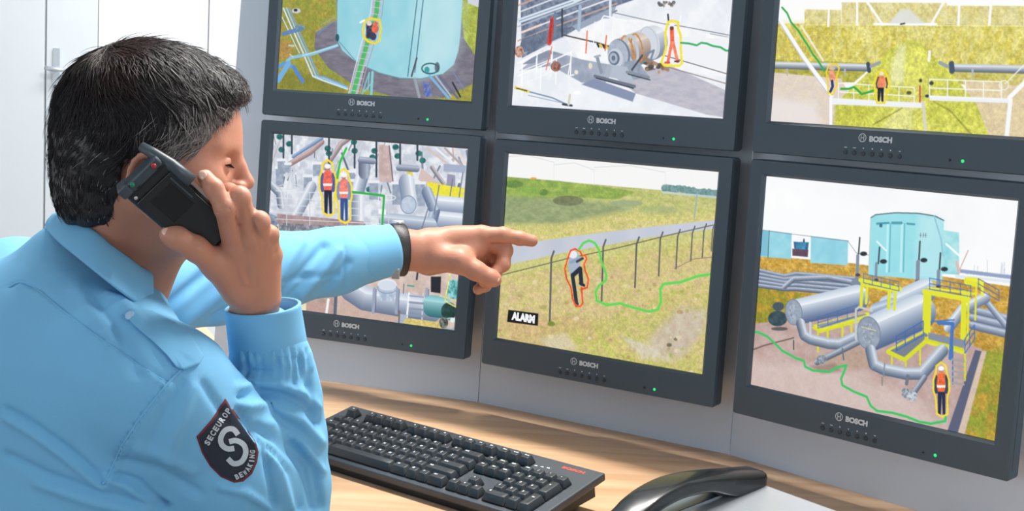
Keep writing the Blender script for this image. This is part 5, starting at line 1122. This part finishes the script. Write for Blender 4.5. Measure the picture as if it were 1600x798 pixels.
bo = bmobj('button', bm, mat('shirt_button', 'a8cbe6', .3), ep, True); bo.matrix_world = Matrix.Translation(Vector(bp_)) @ Vector((-.1, -.75, .6)).to_track_quat('Z', 'Y').to_matrix().to_4x4()
# --- woven arm badge: shield, border, lettering, monogram
SH = [(352, 622), (400, 690), (404, 706), (402, 722), (394, 740), (380, 752), (366, 754), (345, 745), (328, 728), (316, 708), (307, 682), (330, 656)]
M_B1 = mat('badge_red', '6d2a35', .8, bump=.3, bscale=800); M_B2 = mat('badge_navy', '242c3a', .85, bump=.3, bscale=800); M_B3 = mat('badge_silver', 'b9c3cc', .6, bump=.3, bscale=700)
DM[0] = on_shirt(392, 706)[1]+.028

badge = decal('arm_badge', dens(SH, 4), -.001, .0022, M_B1, man)
c_ = np.mean(dens(SH, 4), 0); IN = [tuple(c_+(np.array(q)-c_)*.93) for q in SH]
decal('badge_field', dens(IN, 4), .0012, .0007, M_B2, badge)
def drape(name, me, fn, off, m, parent):
    bm = bmesh.new(); bm.from_mesh(me); bmesh.ops.triangulate(bm, faces=bm.faces)
    bmesh.ops.subdivide_edges(bm, edges=[e for e in bm.edges if e.calc_length() > .08], cuts=1); bm.to_mesh(me); bm.free()
    for v in me.vertices:
        q = fn(v.co.x, v.co.y); p = on_shirt(*q, off, 0, DM[0])
        if p is not None: v.co = p
    link(name, me, m, parent)
def arc_text(word, path, h_):
    """letters set one by one along a path in the photograph's frame"""
    pth = np.array(path, float); L_ = np.r_[0, np.cumsum(np.linalg.norm(np.diff(pth, axis=0), axis=1))]
    n = len(word); bmA = bmesh.new()
    for i, ch_ in enumerate(word):
        me = text_fit(ch_, .78 if ch_ != 'I' else .3, 1., .045); s0 = (i+.5)/n*L_[-1]
        q = np.array([np.interp(s0, L_, pth[:, 0]), np.interp(s0, L_, pth[:, 1])]); q2 = np.array([np.interp(min(s0+2, L_[-1]), L_, pth[:, 0]), np.interp(min(s0+2, L_[-1]), L_, pth[:, 1])]); q1 = np.array([np.interp(max(s0-2, 0), L_, pth[:, 0]), np.interp(max(s0-2, 0), L_, pth[:, 1])])
        t = nrm(q2-q1); nn = np.array([t[1], -t[0]]); w_ = L_[-1]/n
        for v in me.vertices:
            g_ = q+t*v.co.x*w_+nn*v.co.y*h_; v.co = (g_[0], g_[1], 0)
        bmA.from_mesh(me)
    me = bpy.data.meshes.new('w'); bmA.to_mesh(me); bmA.free(); return me
drape('upper_lettering', arc_text('SECEUROP', [(322, 695), (335, 673), (347, 655), (359, 638)], 9.5), lambda x, y: (x, y), .0030, M_B3, badge)
drape('lower_lettering', arc_text('BEWAKING', [(367, 746), (384, 738), (393, 722), (395, 702)], 8.5), lambda x, y: (x, y), .0030, M_B3, badge)
# monogram: a pale S of two hooked strokes
bmS = bmesh.new()
def stroke(pts, w_):
    pts = smooth_path([(x, y, 0) for x, y in pts], 5)[:, :2]; Lf = []; Rt = []
    for i, p in enumerate(pts):
        t = nrm(pts[min(i+1, len(pts)-1)]-pts[max(i-1, 0)]); n = np.array([-t[1], t[0]])*w_/2; Lf.append(bmS.verts.new((*(p+n), 0))); Rt.append(bmS.verts.new((*(p-n), 0)))
    for i in range(len(pts)-1): bmS.faces.new((Lf[i], Lf[i+1], Rt[i+1], Rt[i]))
stroke([(372, 679), (364, 670), (352, 672), (345, 684), (347, 695), (356, 701), (366, 700)], 8.5); stroke([(358, 690), (369, 688), (381, 695), (384, 708), (377, 721), (365, 724), (356, 716)], 8.5)
meS = bpy.data.meshes.new('s'); bmS.to_mesh(meS); bmS.free(); drape('monogram', meS, lambda x, y: (x, y), .0030, M_B3, badge)

# ------------------------------------------------------------------ hair: a close cap under thousands of fine strands
Hh = Sculpt(HC-[.15, .13, .14], HC+[.16, .13, .16], .0028); S = Hh
he(-6, 0, 27, 94, 80, 86, k=.02); he(26, 0, 32, 71, 72, 76, k=.02); he(-42, 0, -26, 55, 66, 62, k=.025); he(-46, 0, -62, 42, 54, 38, k=.02); he(70, 0, 72, 27, 46, 20, k=.02)
_, gp = Hh._sl(Hh.lo, Hh.lo+Hh.h*(Hh.n-1)); gl = ((gp-HC) @ HA)*1000
front = gl[..., 0]-np.interp(gl[..., 2], [-60, -46, -44, -27, -8, 14, 34, 54, 70], [-12, 18, 40, 50, 60, 68, 75, 86, 140])-4*np.sin(gl[..., 1]*.12)
low = -gl[..., 2]+np.interp(gl[..., 0], [-60, -22, -14, 14, 20, 45, 60], [-86, -82, -8, -2, -44, -44, -30])
Hh.f = np.maximum(Hh.f, np.maximum(front, low).astype(np.float32)*.0009)
Vc, Qc = Hh.mesh(); Nc = vnormals(Vc, Qc); Vc = Vc+Nc*(.0012*vnoise(Vc, .012, 8)+.0008*vnoise(Vc, .006, 9))[:, None]
def hairmat(name):
    m = bpy.data.materials.new(name); m.use_nodes = True; nt = m.node_tree; b = nt.nodes['Principled BSDF']; a = nt.nodes.new('ShaderNodeAttribute'); a.attribute_name = 'tone'
    nt.links.new(a.outputs['Color'], b.inputs['Base Color']); b.inputs['Roughness'].default_value = .42; b.inputs['Specular IOR Level'].default_value = .45; return m
M_HAIR = hairmat('hair')
iHA = HA.T
def tone(Pw, rnd, soft=False):
    """dark on top, greying at the temple and the side, a reddish brown crown"""
    q = ((Pw-HC) @ HA)*1000
    dark = np.array(lin('221e20')); brown = np.array(lin('4a302a')); grey = np.array(lin('aca4a0'))
    g = np.clip((q[:, 0]-18)/52, 0, 1)*np.clip((62-q[:, 2])/38, 0, 1)+.30*np.clip((q[:, 0]+10)/60, 0, 1)*np.clip((100-q[:, 2])/60, 0, 1)+.04*np.clip((20-q[:, 2])/60, 0, 1)
    cr = np.exp(-(((q[:, 0]+34)/24)**2+((q[:, 2]-92)/26)**2))+.6*np.clip((q[:, 0]-80)/20, 0, 1)
    c = dark[None]*(1-cr[:, None]*.6)+brown[None]*cr[:, None]*.6
    if soft: g_ = np.clip(g*.55, 0, .6)[:, None]; return c*(1-g_)+grey[None]*.5*g_
    k = (rnd < np.minimum(g*1.25, .9))[:, None]; return np.where(k, grey[None]*(.45+.7*rng.random(len(Pw))[:, None]), c*(.6+.9*rng.random(len(Pw))[:, None]))
hair = objnp('hair', Vc, Qc, M_HAIR, man)
at = hair.data.color_attributes.new('tone', 'FLOAT_COLOR', 'POINT'); cc = np.ones((len(Vc), 4), np.float32); cc[:, :3] = tone(Vc, None, True); at.data.foreach_set('color', cc.ravel())
NS_, SEG = 26000, 7
fi = rng.integers(0, len(Qc), NS_); wts = rng.dirichlet((1, 1, 1, 1), NS_); root = (Vc[Qc[fi]]*wts[..., None]).sum(1); nrmR = (Nc[Qc[fi]]*wts[..., None]).sum(1); nrmR /= np.linalg.norm(nrmR, axis=1, keepdims=True)
ql = ((root-HC) @ HA)*1000; nl = nrmR @ HA
keep = (nl[:, 1] < .55) & ~((nl[:, 0] > .75) & (ql[:, 2] < 45)) & ~((nl[:, 2] < -.55))
root, nrmR, ql, nl = root[keep], nrmR[keep], ql[keep], nl[keep]; n_ = len(root)
# flow: away from the whorl on the crown; back and down on the sides, forward on top
wh = np.array([-46., -10, 96]); d0 = ql-wh; d0 /= np.linalg.norm(d0, axis=1, keepdims=True)
side = np.clip((60-ql[:, 2])/50, 0, 1)[:, None]; fr = np.clip((ql[:, 0]-10)/60, 0, 1)[:, None]
flow = d0*(1-side)+side*((1-fr)*np.array([-.55, 0, -.85])+fr*np.array([-.75, 0, -.55]))+(1-side)*fr*np.array([.05, -.35, .25])
nap = (np.clip((-30-ql[:, 2])/30, 0, 1))[:, None]; flow = flow*(1-nap)+nap*np.array([-.15, 0, -1.])
sw = vnoise(root, .022, 21)[:, None]*.55; flow = flow+np.cross(nl, flow)*sw+rng.normal(0, .16, flow.shape)
flow -= nl*(flow*nl).sum(1, keepdims=True); flow /= np.linalg.norm(flow, axis=1, keepdims=True)
Ln = rng.uniform(16, 34, n_)*(1-.45*nap[:, 0])*(1-.35*side[:, 0]*fr[:, 0])*(1-.45*np.clip((ql[:, 0]-55)/30, 0, 1)); tuft = np.clip((ql[:, 0]-62)/25, 0, 1)*np.clip((ql[:, 2]-40)/20, 0, 1)
lift = rng.uniform(.02, .12, n_)+.22*tuft*rng.random(n_)+.10*(ql[:, 2] > 85); curl = rng.normal(0, 1, n_)*(.25+1.5*tuft+.25*nap[:, 0])
lift += .30*(rng.random(n_) < .05); bino = np.cross(nl, flow); R0 = np.linalg.norm(ql-[0, 0, 20], axis=1)
pts = np.zeros((n_, SEG, 3)); cur = ql.copy(); dr = flow+nl*lift[:, None]; nn_ = nl.copy()
for s_ in range(SEG):
    pts[:, s_] = cur
    st_ = (Ln/(SEG-1))[:, None]; dr = dr/np.linalg.norm(dr, axis=1, keepdims=True); cur = cur+dr*st_
    nn_ = cur-np.array([0, 0, 20]); nn_ /= np.linalg.norm(nn_, axis=1, keepdims=True)
    out_ = (dr*nn_).sum(1, keepdims=True); dr = dr-nn_*(out_-lift[:, None]*(.55-.9*s_/SEG)*(1-nap*.5))*.55+bino*(curl*.12)[:, None]
pts = np.clip(pts, -150, 150)
tg = np.gradient(pts, axis=1); tg /= np.linalg.norm(tg, axis=2, keepdims=True); rad = HC+(pts @ HA.T)*.001
a1 = np.cross(tg, np.repeat(nl[:, None], SEG, 1)); a1 /= np.linalg.norm(a1, axis=2, keepdims=True)+1e-9; a2 = np.cross(tg, a1)
a1 = a1 @ HA.T; a2 = a2 @ HA.T; wdt = (np.array([.9, 1, 1, .95, .8, .55, .15])*.00036)[None, :, None]*rng.uniform(.6, 1.5, n_)[:, None, None]
tri = np.stack([rad+a1*wdt*math.cos(t_)+a2*wdt*math.sin(t_)*.7 for t_ in (0, 2.094, 4.189)], 2)         # n,SEG,3,3
V_ = tri.reshape(-1, 3); b_ = (np.arange(n_)[:, None]*SEG+np.arange(SEG-1)[None]).ravel()*3
Q_ = np.concatenate([np.stack([b_+k, b_+(k+1) % 3, b_+3+(k+1) % 3, b_+3+k], 1) for k in range(3)])
so = objnp('hair_strands', V_, Q_, M_HAIR, hair); tn = np.repeat(tone(root, rng.random(n_)), SEG*3, 0)
at = so.data.color_attributes.new('tone', 'FLOAT_COLOR', 'POINT'); cc = np.ones((len(V_), 4), np.float32); cc[:, :3] = tn; at.data.foreach_set('color', cc.ravel())
# eyebrows and lashes
bm = bmesh.new()
for s_ in (-1, 1):
    for i in range(70):
        t = i/69; x0 = 92-14*t+random.uniform(-1, 1); y0 = s_*(12+34*t); z0 = 6+4*math.sin(t*2.6)+random.uniform(-2.5, 2.5)
        p = hd(x0+2, y0, z0+12); add_tube(bm, [p, p+HA @ np.array([.001-.004*t, s_*.005, .0015])], [.00045, .0001], 3, False)
    for i in range(26):
        t = i/25; p = hd(88.4-.045*(20*t-9)**2, s_*(20+20*t), -3.5); add_tube(bm, [p, p+HA @ np.array([.006, s_*.002*t, -.0045])], [.0004, .0001], 3, False)
eb = bmobj('eyebrows', bm, mat('eyebrow_hair', '1e1817', .9, spec=.0), man)

# ------------------------------------------------------------------ handset held at the ear
M_PB = mat('radio_black', '16191c', .32, coat=.2); M_PG = mat('radio_grey', '3b464e', .4); M_PR = mat('radio_red', 'b02a30', .35); M_PGN = mat('radio_green', '2c7a62', .35)
a0, b0, c0_, d0_ = P(266, 262, 1.318), P(214, 322, 1.318), P(318, 391, 1.352), P(343, 350, 1.352)
oc = (a0+b0+c0_+d0_)/4; lx = nrm((c0_+d0_)/2-(a0+b0)/2); wy = nrm(a0-b0-lx*((a0-b0) @ lx)); nz = np.cross(lx, wy); nz = nz if nz[1] < 0 else -nz; wy = np.cross(nz, lx)
Ll = .104; Wd = .0535; Tk = .026
rp = thing('cordless_handset', 'black cordless handset with stub antenna held to the man\'s ear', 'phone', M=frame(oc, lx, wy, nz))
def pbox(name, x0, x1, y0, y1, z0, z1, m, bev, par=rp, taper=None): 
    bm = bmesh.new(); add_box(bm, x0, x1, y0, y1, z0, z1, bev=bev, seg=3, taper=taper); return bmobj(name, bm, m, par)
pbox('housing', -Ll/2, Ll/2, -Wd/2, Wd/2, -Tk, 0, M_PB, .005)
pbox('battery_cover', -Ll/2+.012, Ll/2-.004, -Wd/2+.0035, Wd/2-.0035, -.001, .0030, M_PB, .0016)
pbox('label_plate', -Ll/2+.020, -Ll/2+.052, -Wd/2+.014, Wd/2-.012, .003, .0036, mat('radio_label', '0d0f11', .25), .0004)
pbox('latch', -Ll/2+.016, -Ll/2+.046, Wd/2-.0090, Wd/2-.0070, .003, .0044, M_PG, .0005)
pbox('top_cap', -Ll/2-.007, -Ll/2+.004, -Wd/2+.001, Wd/2-.003, -Tk+.003, -.001, M_PG, .003)
pbox('corner_bumper', -Ll/2-.009, -Ll/2+.003, -Wd/2-.002, -Wd/2+.011, -Tk+.004, .001, M_PG, .003)
bm = bmesh.new(); add_lathe(bm, [(.0026, -.003), (.0026, .002), (.002, .003)], 16); o_ = bmobj('green_key', bm, M_PGN, rp, True); o_.matrix_local = Matrix.Translation((-Ll/2-.004, -.012, -.001))
bm = bmesh.new(); add_lathe(bm, [(.0026, -.003), (.0026, .002), (.002, .003)], 16); o_ = bmobj('red_key', bm, M_PR, rp, True); o_.matrix_local = Matrix.Translation((-Ll/2-.003, .016, -.001))
for xx, yy in ((Ll/2-.008, -Wd/2+.008), (Ll/2-.008, Wd/2-.012), (-Ll/2+.008, -Wd/2+.007)):
    bm = bmesh.new(); add_lathe(bm, [(.0018, -.002), (.0018, .0008), (.001, .0006)], 12); o_ = bmobj('screw', bm, M_STEEL, rp, True); o_.matrix_local = Matrix.Translation((xx, yy, .0022 if xx > 0 else 0))
iv = np.linalg.inv(np.array(frame(oc, lx, wy, nz)))
an = [(iv @ np.append(P(*q), 1))[:3] for q in ((221, 229, 1.330), (240, 240, 1.326), (268, 258, 1.322), (300, 284, 1.326))]
bm = bmesh.new(); add_tube(bm, an, [.0050, .0058, .0066, .0070], 16); bmobj('antenna', bm, M_PG, rp, True)

# ------------------------------------------------------------------ wristwatch
M_STRAP = mat('watch_strap', '2a2728', .45, bump=.2, bscale=500)
t_ = LW-P(585, 392, 1.915); wc = P(621, 390.5, 1.931); rg = []
for dx, dr in ((-.0100, .0), (-.0105, .0016), (-.0090, .0026), (.0090, .0026), (.0105, .0016), (.0100, .0)): rg.append(ringat(wc+nrm(t_)*dx, t_, .0372+dr-.0012, .0300+dr, (0, 1, 0)))
rg.append(list(rg[0]))
ww = thing('wristwatch', 'wristwatch with a dark strap on the pointing wrist beside the shirt cuff', 'watch', tuple(wc))
for r_ in rg:
    for i in range(len(r_)): r_[i] = r_[i]-wc
loft('strap', rg, M_STRAP, ww)
ut = nrm(np.cross(nrm(t_), [0, 1, 0])); vt = np.cross(ut, nrm(t_)); dn = -ut if ut[2] > 0 else ut
cp = dn*.036+np.array([0, -.010, 0])
bm = bmesh.new(); add_lathe(bm, [(.008, -.002), (.0095, .001), (.0090, .003), (.008, .004), (.001, .0038)], 28); o_ = bmobj('watch_case', bm, M_STEEL, ww, True)
o_.matrix_local = Matrix.Translation(Vector(-dn*.0385+np.array([0, .004, 0]))) @ Vector(-dn).to_track_quat('Z', 'Y').to_matrix().to_4x4()
bm = bmesh.new(); add_box(bm, -.010, .010, -.006, .006, 0, .003, bev=.001); o_ = bmobj('buckle', bm, M_STEEL, ww); o_.matrix_local = Matrix.Translation(Vector(dn*.030+np.array([0, -.0245, 0]))) @ Vector((0, -1, -.7)).to_track_quat('Z', 'X').to_matrix().to_4x4()
